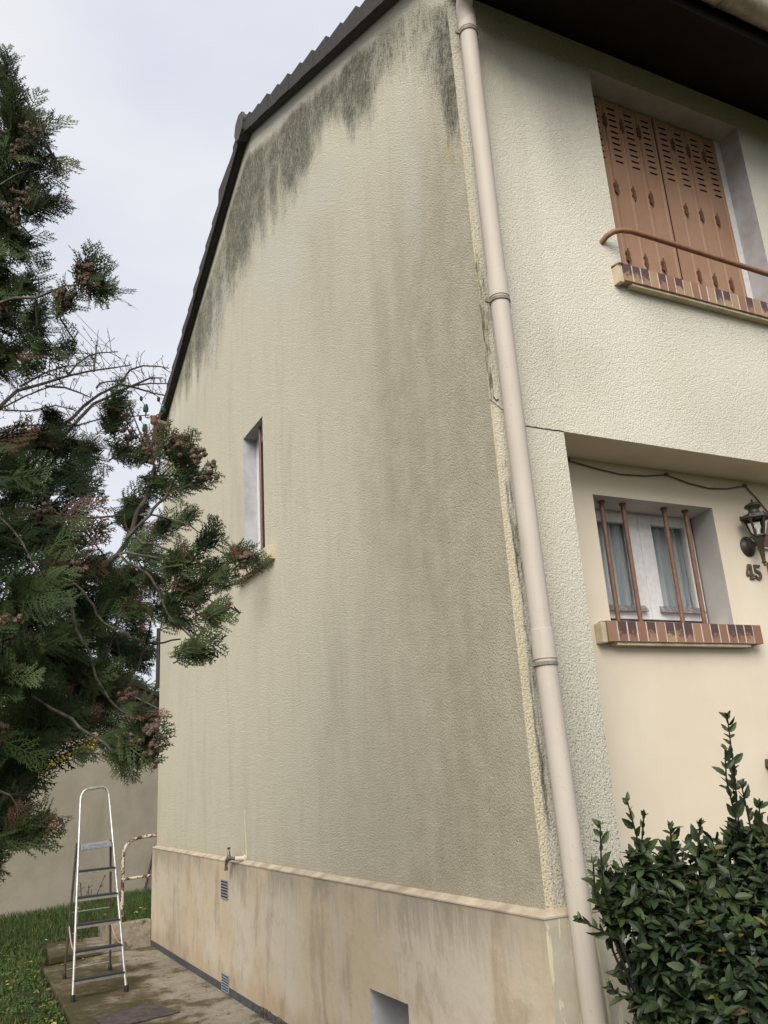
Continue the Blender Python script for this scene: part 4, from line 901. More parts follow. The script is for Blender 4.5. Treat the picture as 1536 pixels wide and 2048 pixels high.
CL=[ (-2.243,-0.654,3.868,0.039),(-2.214,-0.627,3.751,0.044),(-2.143,-0.640,3.684,0.064),(-2.195,-0.538,3.671,0.065),(-2.094,-0.682,3.529,0.056),(-2.156,-0.568,3.500,0.064),(-2.096,-0.633,3.393,0.050),(-2.190,-0.456,3.434,0.058),(-2.194,-0.346,3.330,0.053),(-2.121,-0.405,3.389,0.046),(-2.185,-0.293,3.168,0.053),(-2.168,-0.196,3.069,0.049),(-2.098,-0.429,3.223,0.052),(-2.060,-0.414,3.126,0.042),(-2.040,-0.445,2.983,0.025),(-1.949,-0.747,3.100,0.043),(-1.898,-0.756,3.050,0.031),(-1.992,-0.641,3.065,0.024),(-2.095,0.184,2.892,0.051),(-2.039,0.081,2.699,0.115),(-2.093,0.054,2.458,0.124),(-1.921,0.143,2.553,0.102),(-1.843,0.110,2.730,0.082),(-1.875,0.206,2.907,0.050),(-1.753,-0.136,2.888,0.044),(-1.746,-0.160,2.949,0.025),(-1.711,-0.119,2.781,0.041),(-2.050,-0.425,2.142,0.104),(-1.922,-0.121,2.297,0.093),(-2.065,-0.420,1.950,0.102),(-1.909,-0.109,2.044,0.091),(-1.801,0.003,2.169,0.076),(-1.731,0.229,2.430,0.064),(-1.787,-0.068,1.950,0.086),(-1.658,0.163,2.109,0.056),(-1.949,-0.153,1.830,0.099),(-2.067,-0.217,1.782,0.083),(-1.823,-0.136,1.797,0.053),(-2.037,-0.110,1.638,0.055),(-1.997,-0.092,1.728,0.052),(-2.036,0.002,1.519,0.045),(-1.660,-0.269,2.729,0.044),(-1.635,-0.665,2.605,0.041),(-1.604,-0.659,2.544,0.026),(-1.583,-0.650,2.488,0.017),(-1.620,-0.254,2.626,0.042),(-1.655,-0.085,2.603,0.049),(-1.603,-0.340,2.444,0.035),(-1.653,-0.225,2.393,0.044),(-1.560,-0.439,2.461,0.021),(-1.592,-0.438,2.304,0.039),(-1.630,-0.326,2.245,0.042),(-1.643,-0.156,2.187,0.041),(-1.549,-0.432,2.224,0.036),(-1.521,-0.554,2.328,0.027),(-1.440,-0.646,2.267,0.029),(-1.511,-0.434,2.176,0.025),(-1.564,-0.331,2.162,0.028),(-1.479,-0.569,2.108,0.034),(-1.533,-0.436,2.012,0.033),(-1.495,-0.446,1.987,0.019),(-1.594,0.205,2.097,0.036),(-1.734,-0.421,1.667,0.014),(-1.679,-0.459,1.694,0.015),(-1.701,-0.473,1.766,0.019),(-1.688,-0.492,1.800,0.025),(-1.709,-0.449,1.710,0.025),(-1.745,-0.367,1.731,0.028),(-1.826,-0.382,1.693,0.016),(-1.711,-0.103,1.937,0.026),(-1.744,-0.067,1.883,0.040),(-1.936,-0.335,1.522,0.020),(-1.973,-0.300,1.479,0.017),(-2.002,-0.299,1.520,0.017),(-2.023,-0.167,1.578,0.034),(-2.058,-0.098,1.436,0.026),(-1.979,0.189,2.909,0.061),(-1.785,0.167,2.882,0.054),(-1.878,-0.057,1.853,0.065),(-1.724,0.024,1.996,0.055),(-1.624,-0.292,2.341,0.032),(-1.967,-0.481,2.978,0.019),(-2.058,-0.393,3.063,0.017),(-2.049,-0.301,2.990,0.013),(-1.601,-0.310,2.157,0.025),(-1.553,-0.386,2.101,0.022),(-1.688,0.181,2.303,0.067),(-1.641,0.001,2.340,0.044),(-1.662,0.010,2.544,0.045),(-1.937,0.200,3.015,0.034),(-1.994,-0.127,1.620,0.040),(-1.488,-0.539,2.235,0.019),(-1.469,-0.608,2.203,0.016) ]
BR=[
(0.0135,0.00672,[(-2.288,0.225,2.164),(-2.107,0.108,2.226),(-2.017,0.045,2.269),(-1.882,-0.034,2.293),(-1.811,-0.078,2.313),(-1.754,-0.130,2.375),(-1.714,-0.180,2.455),(-1.683,-0.230,2.553),(-1.662,-0.282,2.667)]),
(0.00546,0.00252,[(-1.897,-0.189,2.252),(-1.851,-0.194,2.198),(-1.825,-0.191,2.152),(-1.774,-0.201,2.106),(-1.719,-0.217,2.071)]),
(0.00546,0.0021,[(-1.929,-0.298,2.205),(-1.905,-0.276,2.109),(-1.879,-0.269,2.053),(-1.855,-0.270,2.019),(-1.829,-0.254,1.936),(-1.784,-0.252,1.864),(-1.746,-0.258,1.826),(-1.702,-0.275,1.810),(-1.657,-0.299,1.810)]),
(0.00588,0.0021,[(-2.193,-0.255,1.974),(-2.024,-0.308,1.876),(-1.905,-0.343,1.800),(-1.846,-0.355,1.747),(-1.787,-0.368,1.696),(-1.768,-0.376,1.690),(-1.717,-0.409,1.707),(-1.685,-0.436,1.736)]),
(0.00546,0.00252,[(-1.786,-0.455,2.337),(-1.722,-0.513,2.407),(-1.698,-0.539,2.444),(-1.673,-0.564,2.479),(-1.659,-0.583,2.510),(-1.646,-0.605,2.553),(-1.626,-0.632,2.602),(-1.624,-0.652,2.654)]),
(0.00504,0.00168,[(-1.749,-0.379,2.369),(-1.720,-0.387,2.350),(-1.665,-0.410,2.334),(-1.568,-0.447,2.294),(-1.517,-0.461,2.258),(-1.494,-0.470,2.250),(-1.443,-0.498,2.254),(-1.403,-0.535,2.299)]),
(0.00504,0.0021,[(-1.778,-0.280,2.335),(-1.754,-0.295,2.341),(-1.693,-0.321,2.325),(-1.595,-0.364,2.301),(-1.535,-0.393,2.294)]),
(0.00504,0.00168,[(-1.786,-0.373,2.307),(-1.762,-0.377,2.284),(-1.702,-0.395,2.246),(-1.677,-0.395,2.210),(-1.658,-0.391,2.170),(-1.610,-0.387,2.088),(-1.558,-0.397,2.041),(-1.516,-0.405,2.001)]),
(0.00378,0.00126,[(-1.728,-0.382,2.447),(-1.651,-0.418,2.434),(-1.579,-0.445,2.406),(-1.528,-0.460,2.374),(-1.493,-0.471,2.353)]),
(0.0063,0.0021,[(-2.393,-0.356,3.052),(-2.198,-0.472,3.091),(-2.099,-0.526,3.098),(-2.045,-0.562,3.118),(-1.989,-0.594,3.127),(-1.935,-0.635,3.164)]),
(0.00504,0.00252,[(-1.734,-0.015,2.123),(-1.633,-0.053,2.082),(-1.576,-0.082,2.078),(-1.525,-0.111,2.086)]),
(0.00504,0.0021,[(-2.288,-0.279,2.481),(-2.145,-0.332,2.420),(-2.076,-0.340,2.341),(-2.004,-0.337,2.226)]),
(0.00504,0.00168,[(-2.369,-0.507,3.443),(-2.228,-0.583,3.448),(-2.147,-0.640,3.487),(-2.087,-0.686,3.528)]),
(0.0042,0.00126,[(-2.167,-0.221,1.642),(-2.058,-0.261,1.593),(-1.998,-0.261,1.505),(-1.918,-0.306,1.514)]),
(0.0042,0.00168,[(-1.614,-0.397,2.221),(-1.574,-0.403,2.180),(-1.545,-0.399,2.124),(-1.502,-0.412,2.098),(-1.444,-0.454,2.132)]),
(0.00588,0.00252,[(-1.986,0.028,2.571),(-1.887,-0.012,2.538),(-1.806,-0.052,2.533),(-1.726,-0.095,2.536),(-1.714,-0.083,2.484),(-1.700,-0.081,2.457)]),
(0.0042,0.00168,[(-2.003,-0.202,2.045),(-1.989,-0.182,1.968),(-1.973,-0.168,1.907),(-1.950,-0.158,1.845),(-1.932,-0.151,1.799)]),
]
CN=[ (-2.159,-0.731,3.563),(-2.181,-0.672,3.528),(-2.178,-0.576,3.354),(-2.161,-0.628,3.378),(-1.983,-0.788,3.066),(-1.970,-0.785,3.037),(-2.023,-0.658,3.057),(-1.689,-0.700,2.584),(-1.655,-0.714,2.575),(-1.626,-0.721,2.551),(-1.587,-0.720,2.491),(-1.690,-0.376,2.675),(-1.668,-0.390,2.682),(-1.747,-0.244,2.785),(-1.998,-0.090,2.524),(-1.863,-0.058,2.433),(-1.901,-0.270,2.288),(-2.115,-0.505,2.065),(-1.705,-0.533,1.740),(-1.704,-0.511,1.675),(-2.095,-0.341,1.774),(-1.457,-0.664,2.241),(-1.722,-0.217,1.874),(-1.749,-0.440,1.741) ]
FB=[
[(-2.00,5.99,5.60),(-1.85,5.96,5.79),(-1.61,5.92,5.89),(-1.36,5.86,6.00),(-1.12,5.83,6.09),(-0.88,5.79,6.15),(-0.69,5.79,6.22)],
[(-2.27,6.19,5.43),(-2.00,6.10,5.61),(-1.75,6.03,5.78),(-1.47,5.95,5.92),(-1.37,5.99,5.98)],
[(-1.83,5.83,5.78),(-1.61,5.78,5.95),(-1.40,5.75,6.06),(-1.11,5.70,6.09)],
[(-1.54,5.91,5.13),(-1.44,5.90,5.37),(-1.28,5.88,5.52),(-1.17,5.88,5.68),(-1.02,5.86,5.83),(-0.81,5.82,5.97),(-0.70,5.82,6.17),(-0.56,5.83,6.25),(-0.36,5.84,6.28),(-0.25,5.89,6.30)],
[(-1.40,5.81,5.22),(-1.22,5.74,5.47),(-1.09,5.73,5.65),(-0.92,5.72,5.76),(-0.72,5.69,5.90),(-0.51,5.67,5.96),(-0.28,5.66,5.99)],
[(-1.10,5.47,5.72),(-1.06,5.54,5.81),(-0.97,5.59,5.87),(-0.79,5.60,5.91)],
[(-1.39,5.58,5.85),(-1.30,5.59,6.02),(-1.18,5.60,6.15),(-1.07,5.63,6.22),(-0.87,5.63,6.27)],
[(-1.59,5.71,5.77),(-1.39,5.72,5.79),(-1.23,5.76,5.77),(-1.11,5.82,5.76)],
[(-0.88,5.35,5.74),(-0.72,5.38,5.74),(-0.52,5.41,5.72),(-0.38,5.45,5.73)],
[(-2.00,6.00,5.56),(-1.71,5.96,5.57),(-1.46,5.92,5.66),(-1.25,5.94,5.64)],
[(-1.68,5.98,5.14),(-1.59,5.97,5.37),(-1.53,5.96,5.64)],
[(-1.14,5.44,5.89),(-1.13,5.49,6.05),(-1.11,5.51,6.28)],
[(-0.78,5.31,5.71),(-0.58,5.28,5.83),(-0.44,5.31,5.87)],
[(-1.84,5.98,5.39),(-1.55,5.93,5.42),(-1.25,5.89,5.43),(-1.00,5.84,5.53),(-0.50,5.68,5.58)],
]
con = empty('conifer_tree', (-2.55,.14,0), 'large cone-bearing conifer with drooping fern-like sprays left of the house', 'conifer')
TR = np.array([-2.55, .14])
b = MB(); b.tube([(-2.53,.14,-.1),(-2.56,.15,.8),(-2.54,.13,1.7),(-2.57,.14,2.7),(-2.55,.14,3.6),(-2.54,.13,4.5)], [.10,.09,.075,.055,.035,.012], 12); part(b, 'trunk', M_['bark'], con, smooth=True)
pos, dirs, nrm, sc, tn = [], [], [], [], []; TW = MB()
brpts = np.array([p for r0, r1, P in BR for p in P])
for ci, (x, y, z, r) in enumerate(CL):
    c = np.array([x, y, z]); n = int(5+40*(r/.085)**1.8)
    outw = norm(np.array([x-TR[0], y-TR[1], .15]))
    # feeder twig from the closest limb point or the trunk
    d = np.linalg.norm(brpts-c, axis=1); near = brpts[d.argmin()] if d.min() < .5 else np.array([TR[0], TR[1], z-.15])
    a_ = Vector(near); e_ = Vector(c+outw*r*.3); mid = a_.lerp(e_, .5)+Vector((rnd.uniform(-.025,.025), rnd.uniform(-.025,.025), -.02))
    TW.tube([a_, mid, e_], [.0035,.003,.002], 5)
    dark = NR.uniform(-.1, .12); bias = np.array([NR.uniform(-.2,.5), NR.uniform(-.3,.2), NR.uniform(-.45,.85)])
    for k in range(n):
        u = norm(NR.normal(size=3)); rr = r*NR.uniform(.0, 1.0)**.5
        p = c+u*rr*np.array([1,1,1.05])-outw*.03
        dd = norm(u*.38+outw*.55+bias+NR.normal(size=3)*.30)
        if z < 2.2: dd = norm(dd+np.array([0,0,-.25]))
        pos.append(p-dd*.07); dirs.append(dd); nrm.append(norm(NR.normal(size=3)*.8+np.array([-.5,-1.3,.2])))
        sc.append(NR.uniform(.5, 1.1))
        dead = NR.rand() < .04 or (NR.rand() < .25 and rr < r*.3)
        tn.append((np.clip(NR.normal(.42+dark, .22), 0, 1), 1.0 if dead else max(0, NR.normal(.0, .10)), 0, 1))
        if k % 3 == 0: TW.tube([Vector(c+outw*r*.2*NR.uniform(-1,1)), Vector(p-dd*.04)], [.002,.0013], 4)
# deep filling fronds inside the main body so that it closes towards the trunk
n0 = len(pos)
for k in range(2900):
    z = NR.uniform(1.35, 4.3); R_c = float(np.interp(z, [1.35,1.6,1.8,2.5,2.7,2.8,3.08,3.2,4.3], [.38,.5,.70,.70,.55,.28,.28,.40,.28])); a = NR.uniform(0, 2*np.pi); q = R_c*NR.uniform(.1, 1)**.5
    if k > 1900: a = NR.uniform(np.pi*.55, np.pi*1.55); q = (.95-.17*(z-1.3))*NR.uniform(.1, 1)**.5      # fuller on the side away from the house
    elif 2.75 < z < 3.1 and NR.rand() < .6: continue
    p = np.array([TR[0]+q*np.cos(a), TR[1]+q*np.sin(a), z])
    dd = norm(np.array([np.cos(a), np.sin(a), NR.uniform(-.5,.4)])+NR.normal(size=3)*.3)
    pos.append(p); dirs.append(dd); nrm.append(norm(NR.normal(size=3)+np.array([0,-.8,.5]))); sc.append(NR.uniform(.9, 1.4))
    tn.append((np.clip(NR.normal(.3, .2), 0, 1), 1.0 if NR.rand() < .1 else 0, 0, 1))
V, F, T = place(TEMPL+TEMPS, np.array(pos), np.array(dirs), np.array(nrm), np.array(sc), np.array(tn))
o = np_mesh('crown', V, F, M_['conifer'], None, T); o.parent = con; o.matrix_parent_inverse = Matrix.Translation(con.location).inverted()
print('conifer fronds', len(pos), 'faces', len(F))
for r0, r1, P in BR:
    P = [Vector(p) for p in P]; st = Vector((TR[0], TR[1], P[0].z-.15))
    if (P[0]-st).length < .75: P = [st]+P
    pp = []
    for i in range(len(P)-1):       # kinks between points
        pp.append(P[i]); pp.append(P[i].lerp(P[i+1], .5)+Vector((rnd.uniform(-.008,.008), rnd.uniform(-.008,.008), rnd.uniform(-.008,.008))))
    pp.append(P[-1]); m = len(pp)
    b = MB(); b.tube(pp, [r0+(r1-r0)*i/(m-1) for i in range(m)], 8); part(b, 'branch', M_['bark'], con, smooth=True)
part(TW, 'twigs', M_['twig_bark'], con)
for (x, y, z) in CN:
    b = MB(); m = rnd.randint(9, 15)
    for i in range(m):
        c = Vector((x, y, z))+Vector((rnd.gauss(0,.014), rnd.gauss(0,.014), rnd.gauss(0,.013))); r = rnd.uniform(.0062, .0088); ax = Vector((rnd.gauss(0,1), rnd.gauss(0,1), rnd.gauss(0,1))).normalized()
        b.lathe(c, [(r*.3,-r*1.1),(r*.85,-r*.6),(r*.95,0),(r*.7,r*.6),(r*.2,r*1.0)], 6, ax)
        x_ = ax.orthogonal().normalized(); y_ = ax.cross(x_)      # open woody scales with a hooked tip
        for ring, (hh, rr_, k_) in enumerate(((-.35,.9,4), (.3,.85,4), (.8,.45,2))):
            for j in range(k_):
                t = 2*math.pi*(j+.5*ring)/k_+rnd.uniform(-.2,.2); o_ = x_*math.cos(t)+y_*math.sin(t); tt = ax.cross(o_)
                p0 = c+ax*hh*r+o_*rr_*r*.75
                b.add([p0+tt*r*.55-ax*r*.35, p0-tt*r*.55-ax*r*.35, p0-tt*r*.4+ax*r*.4, p0+tt*r*.4+ax*r*.4, p0+o_*r*.55+ax*r*.35], [(0,1,2,3),(0,4,1),(1,4,2),(2,4,3),(3,4,0)])
    part(b, 'cone_cluster', M_['cone'], con)

# ---- the far conifer between the house and the sky gap
fc = empty('evergreen_tree', (.4,14.5,0), 'dark distant evergreen seen through the conifer beside the far house corner', 'evergreen tree')
b = MB(); b.tube([(.4,14.5,0),(.42,14.5,3),(.4,14.5,6.0)], [.16,.12,.02], 8); part(b, 'trunk', M_['bark'], fc, smooth=True)
pos, dirs, nrm, sc, tn = [], [], [], [], []
for k in range(700):
    z = 2.0+4.0*NR.rand()**1.2; R_c = 1.5*(1-(z-2.0)/4.6); a = NR.uniform(0, 2*np.pi); q = R_c*NR.uniform(.2, 1)**.5
    pos.append((.4+q*np.cos(a), 14.5+q*np.sin(a), z)); dirs.append((np.cos(a), np.sin(a), NR.uniform(-.6,.2))); nrm.append(NR.normal(size=3)+np.array([0,-.5,.8])); sc.append(NR.uniform(3.6,6.0)); tn.append((NR.uniform(0,.4), .0, 0, 1))
V, F, T = place(TEMPS, np.array(pos), norm(np.array(dirs)), np.array(nrm), np.array(sc), np.array(tn))
o = np_mesh('crown', V, F, M_['conifer'], None, T); o.parent = fc; o.matrix_parent_inverse = Matrix.Translation(fc.location).inverted()

# ---- bare fruit tree behind
ft = empty('bare_tree', (-3.0,7.1,0), 'leafless spurred fruit tree reaching behind the conifer below the wires', 'bare tree')
b = MB(); b.tube([(-3.0,7.1,-.05),(-3.02,7.1,1.6),(-2.9,6.9,3.2),(-2.75,6.6,4.4)], [.13,.11,.09,.06], 10); part(b, 'trunk', M_['bark'], ft, smooth=True)
for li, line in enumerate(FB):
    P = [Vector(p) for p in line]
    if li in (0, 1, 3, 4, 9): P = [Vector((-2.75+.1*li*.3, 6.6-.05*li, 4.4))]+P
    m = len(P); r0 = .024 if li in (0, 3, 4) else .013
    b = MB(); b.tube(P, [r0+(.0055-r0)*(i/(m-1)) for i in range(m)], 6)
    for i in range(m-1):
        Ls = (P[i+1]-P[i]).length; d = (P[i+1]-P[i]).normalized(); ns = max(1, int(Ls/.026))
        for k in range(ns):
            t = P[i].lerp(P[i+1], (k+rnd.random())/ns); u = Vector((rnd.gauss(0,1), rnd.gauss(0,.7), rnd.gauss(.3,1))); u = (u-d*u.dot(d)*.6).normalized()
            l = rnd.choice((.03,.04,.05,.07,.12)) if rnd.random() < .9 else .24
            e_ = t+u*l+Vector((0,0,l*.2)); b.tube([t, t.lerp(e_,.55)+Vector((rnd.uniform(-.01,.01),0,rnd.uniform(-.01,.01))), e_], [.0035,.003,.0035 if l < .06 else .002], 4)
            if l > .1:
                for _ in range(3):
                    q = t.lerp(e_, rnd.uniform(.3,1)); b.tube([q, q+Vector((rnd.gauss(0,.03),rnd.gauss(0,.02),rnd.gauss(.01,.03)))], .0028, 4)
    part(b, 'branch', M_['twig_grey'], ft)

# ---- leaf template for broad leaves
def broad_leaf(seed, Ll=.07, Wl=.030, serr=.07, rows=9):
    r = np.random.RandomState(seed); V = []; F = []; fold = r.uniform(.15, .45); curl = r.uniform(-.5, 1.4); tw = r.uniform(-.5, .5)
    for i in range(rows):
        t = i/(rows-1); wv = Wl/2*(math.sin(math.pi*min(1, t**.85))**.75)*(1-.15*t); wv *= 1+(serr if i % 2 else -serr)*(0 < i < rows-1)
        x = t*Ll; z = -curl*Ll*.35*t*t
        for s in (-1, 0, 1):
            yy = s*wv; zz = z+abs(s)*wv*fold; c_, s_ = math.cos(tw*t), math.sin(tw*t)
            V.append((x, yy*c_-(zz-z)*s_, z+yy*s_+(zz-z)*c_))
    for i in range(rows-1):
        for s in range(2): a = i*3+s; F.append((a, a+1, a+4, a+3))
    return np.array(V), np.array(F)
LEAF = [broad_leaf(s, .060, .029) for s in range(18)]
BC=[ (-0.08,-0.54,1.16,0.071),(0.01,-0.60,1.20,0.080),(0.14,-0.61,1.20,0.081),(0.29,-0.64,1.22,0.088),(0.39,-0.70,1.25,0.091),(0.51,-0.71,1.26,0.102),(-0.12,-0.60,1.07,0.068),(-0.04,-0.65,1.09,0.120),(0.08,-0.72,1.09,0.137),(0.20,-0.78,1.10,0.137),(0.35,-0.80,1.10,0.139),(-0.07,-0.58,0.93,0.065),(-0.07,-0.70,0.94,0.107),(0.01,-0.80,0.95,0.146),(0.09,-0.91,0.96,0.143),(0.22,-0.98,0.97,0.143),(-0.10,-0.64,0.80,0.074),(-0.08,-0.77,0.81,0.128),(-0.04,-0.92,0.83,0.138),(0.09,-0.98,0.82,0.138),(-0.12,-0.69,0.65,0.143),(-0.02,-0.86,0.65,0.184),(0.16,-0.95,0.64,0.184),(0.54,-0.85,1.13,0.213),(0.42,-0.93,0.86,0.198),(0.29,-0.40,1.06,0.115),(0.51,-0.45,1.06,0.136),(0.68,-0.55,1.08,0.156),(0.30,-0.40,0.88,0.151),(0.51,-0.50,0.87,0.189) ]
ST=[
[(-0.141,-0.554,0.963),(-0.175,-0.595,1.127),(-0.197,-0.618,1.226),(-0.214,-0.662,1.373)],
[(0.032,-0.588,1.136),(0.009,-0.606,1.222),(-0.021,-0.621,1.308),(-0.064,-0.645,1.440)],
[(0.009,-0.606,1.222),(-0.007,-0.628,1.307),(-0.008,-0.656,1.387)],
[(0.097,-0.650,1.216),(0.080,-0.683,1.334)],
[(0.476,-0.639,1.127),(0.430,-0.667,1.271),(0.396,-0.724,1.484),(0.351,-0.782,1.713)],
[(0.410,-0.692,1.205),(0.364,-0.724,1.364),(0.326,-0.748,1.488),(0.312,-0.778,1.592)],
[(0.459,-0.716,1.201),(0.416,-0.738,1.325),(0.379,-0.765,1.458)],
[(0.214,-0.654,1.221),(0.212,-0.696,1.341)],
[(-0.174,-0.578,1.079),(-0.210,-0.583,1.146),(-0.225,-0.613,1.252)],
[(-0.158,-0.619,1.004),(-0.221,-0.599,1.040),(-0.281,-0.581,1.076)],
[(-0.075,-0.535,0.813),(-0.108,-0.559,0.928),(-0.132,-0.582,1.027)],
[(-0.095,-0.577,0.793),(-0.143,-0.564,0.828),(-0.172,-0.558,0.854)],
[(0.114,-0.586,1.177),(0.122,-0.626,1.279),(0.121,-0.647,1.338)],
[(0.473,-0.735,1.235),(0.447,-0.759,1.341),(0.440,-0.774,1.393)],
]
bush = empty('laurel_bush', (.35,-.65,0), 'dense glossy laurel bush in front of the downpipe and porch wall', 'bush')
pos, dirs, nrm, sc, tn = [], [], [], [], []; SB = MB()
def whorl(P, d, n, l0, big=1.0, young=.0):
    x = norm(np.cross(d, np.array([.3,.2,1.0])+NR.normal(size=3)*.1)); y = np.cross(d, x); a0 = NR.uniform(0, 6.28)
    for i in range(n):
        a = a0+i*2.4; o_ = x*np.cos(a)+y*np.sin(a); dd = norm(o_*1.0+d*NR.uniform(.25, 1.0)+np.array([0,0,-.25])*NR.uniform(0, 1))
        if l0 == 0: dd = norm(o_*.85+d*NR.uniform(.5, 1.5))
        pos.append(P-d*NR.uniform(0, .05)*l0); dirs.append(dd); nrm.append(norm(d*1.2+np.array([0,0,.6])-o_*.2+NR.normal(size=3)*.25) if l0 else norm(d*.5+np.array([-.5,-.8,.2])+NR.normal(size=3)*.5)); sc.append(NR.uniform(.5, 1.12)*big)
        q = NR.rand(); tn.append((np.clip(NR.normal(.26+young, .24), 0, 1), .9 if q < .003 else 0, .35*NR.rand() if q > .97 else 0, 1))
for (x, y, z, r) in BC:
    c = np.array([x, y, z]); n = int(38*r*r/.01)+10
    for k in range(n):
        u = norm(NR.normal(size=3)+np.array([-.15,-.35,.2])); rr = r*NR.uniform(.35, 1.05); P = c+u*rr
        if P[1] > -.20: continue
        d = norm(u*.8+np.array([-.1,-.25,.75])+NR.normal(size=3)*.3)
        whorl(P, d, NR.randint(3, 6), 1, 1.0, .12*(P[2] > 1.05))
        SB.tube([Vector(P+(c-P)*.8+np.array([.03,.0,-.04])), Vector(P-d*.04), Vector(P)], [.003,.0025,.002], 4)
for line in ST:
    P = [Vector(p) for p in line]; base = Vector((.35+(P[0].x-.35)*.6, -.62, .35)); pp = [base]+P
    b_ = [.006]+[.0042-.0022*i/len(P) for i in range(len(P))]
    SB.tube(pp, b_, 6)
    for i in range(len(P)-1):
        seglen = (P[i+1]-P[i]).length; m = max(2, int(seglen/.024))
        d = np.array((P[i+1]-P[i]).normalized())
        for k in range(m):
            q = P[i].lerp(P[i+1], (k+.5)/m); up = (i+k/m)/(len(P)-1)
            whorl(np.array(q), d, 1 if rnd.random() < .5 else 2, 0, 1.15-.35*up, .30)
    whorl(np.array(P[-1]), d, 4, 0, .55, .3)
for i in range(26):       # main stems inside
    a = rnd.uniform(0, 6.28); q = Vector((.35+rnd.uniform(-.3,.7), -.50+rnd.uniform(-.12,.20), 0)); SB.tube([Vector((.35+rnd.uniform(-.2,.4),-.62,-.05)), q.lerp(Vector((q.x,q.y,.5)),.9), Vector((q.x+rnd.uniform(-.1,.1), q.y+rnd.uniform(-.1,.1), rnd.uniform(.8,1.05)))], [.014,.010,.004], 6)
V, F, T = place(LEAF, np.array(pos), norm(np.array(dirs)), np.array(nrm), np.array(sc), np.array(tn))
o = np_mesh('foliage', V, F, M_['laurel'], None, T); o.parent = bush; o.matrix_parent_inverse = Matrix.Translation(bush.location).inverted()
part(SB, 'stems', M_['stem'], bush); print('laurel leaves', len(pos))

# ---- shrub with last yellow leaves behind the conifer
ys_ = empty('yellowing_shrub', (-2.3,4.55,0), 'thin branch with yellow autumn leaves hanging below the conifer', 'shrub')
YL = [(-2.3,4.5,1.6),(-1.95,4.3,1.92),(-1.64,4.17,1.86),(-1.52,4.11,1.86),(-1.41,4.03,1.91),(-1.35,3.97,1.95),(-1.25,3.93,1.99),(-1.18,3.88,2.03)]
b = MB(); b.tube([(-2.3,4.55,-.05),(-2.34,4.55,.9)]+YL, [.02,.018]+[.010-.0007*i for i in range(len(YL))], 6); b.tube([(-1.64,4.17,1.86),(-1.5,4.1,2.02),(-1.38,4.05,2.10)], .004, 5); part(b, 'stem', M_['twig_bark'], ys_)
pos, dirs, nrm, sc, tn = [], [], [], [], []
for i in range(1, len(YL)-1):
    for k in range(7):
        q = Vector(YL[i]).lerp(Vector(YL[i+1]), rnd.random()); pos.append(tuple(q)); dirs.append((rnd.gauss(0,.3), rnd.gauss(0,.3), -1)); nrm.append((rnd.gauss(-.3,.4), -1, .2)); sc.append(rnd.uniform(.7,1.15)); tn.append((rnd.uniform(.4,1), 0, rnd.choice((.25,.6,.9,1)), 1))
V, F, T = place([broad_leaf(70+s, .075, .045, .02) for s in range(5)], np.array(pos), norm(np.array(dirs)), np.array(nrm), np.array(sc), np.array(tn))
o = np_mesh('leaves', V, F, M_['laurel'], None, T); o.parent = ys_; o.matrix_parent_inverse = Matrix.Translation(ys_.location).inverted()

# ---- grass
N = 70000
gx = NR.uniform(-3.0, .62, N); gy = 3.2+(11.2-3.2)*NR.rand(N)
wallside = ((gx-wa.x)*(-wn_.x)+(gy-wa.y)*(-wn_.y)) < -.01
ok = wallside & ~((gx > -1.215) & (gy < 6.9)) & ~((gx > -1.11) & (gx < -.37) & (gy > 6.85) & (gy < 7.93)) & ~((gx > -.50) & (gy < 7.40)) & ~((gx > -1.2) & (gy < 7.25)) & ~((gx > -.50) & (gx < -.35) & (gy < 8.0)) & ~((gx > -.04) & (gy < 7.5))
# thinner, patchy turf along the shaded strip beside the path
pat = np.sin(gx*7.3+1.3*np.sin(gy*5))*np.cos(gy*6.1+gx*3)+.6*np.sin(gx*17+gy*13)
ok &= ~((gy < 7.2) & (pat > .25) & (NR.rand(N) < .85))
gx, gy = gx[ok], gy[ok]; n = len(gx); gz = gh(gx, gy); h = NR.uniform(.022, .062, n)*(1+.5*(gy > 8.2)); wd_ = NR.uniform(.002, .0042, n); a = NR.uniform(0, 2*np.pi, n); lean = NR.uniform(.1, .9, n)*h; la = NR.uniform(0, 2*np.pi, n)
dx, dy = np.cos(a)*wd_, np.sin(a)*wd_; lx, ly = np.cos(la)*lean, np.sin(la)*lean
V = np.stack([np.stack([gx-dx, gy-dy, gz-.005], -1), np.stack([gx+dx, gy+dy, gz-.005], -1), np.stack([gx+dx*.8+lx*.35, gy+dy*.8+ly*.35, gz+h*.6], -1), np.stack([gx-dx*.8+lx*.35, gy-dy*.8+ly*.35, gz+h*.6], -1),
              np.stack([gx+lx+dx*.1, gy+ly+dy*.1, gz+h], -1), np.stack([gx+lx-dx*.1, gy+ly-dy*.1, gz+h], -1)], 1).reshape(-1, 3)
o6 = np.arange(n)[:, None]*6; F = np.concatenate([o6+np.array([[0,1,2,3]]), o6+np.array([[3,2,4,5]])])
T = np.zeros((n, 6, 4)); T[..., 0] = np.clip(NR.normal(.45, .25, n), 0, 1)[:, None]; T[..., 1] = (NR.rand(n) < .05)[:, None]; T[..., 3] = 1
tag(np_mesh('grass', V, F, M_['grass'], None, T.reshape(-1, 4)), kind='stuff')
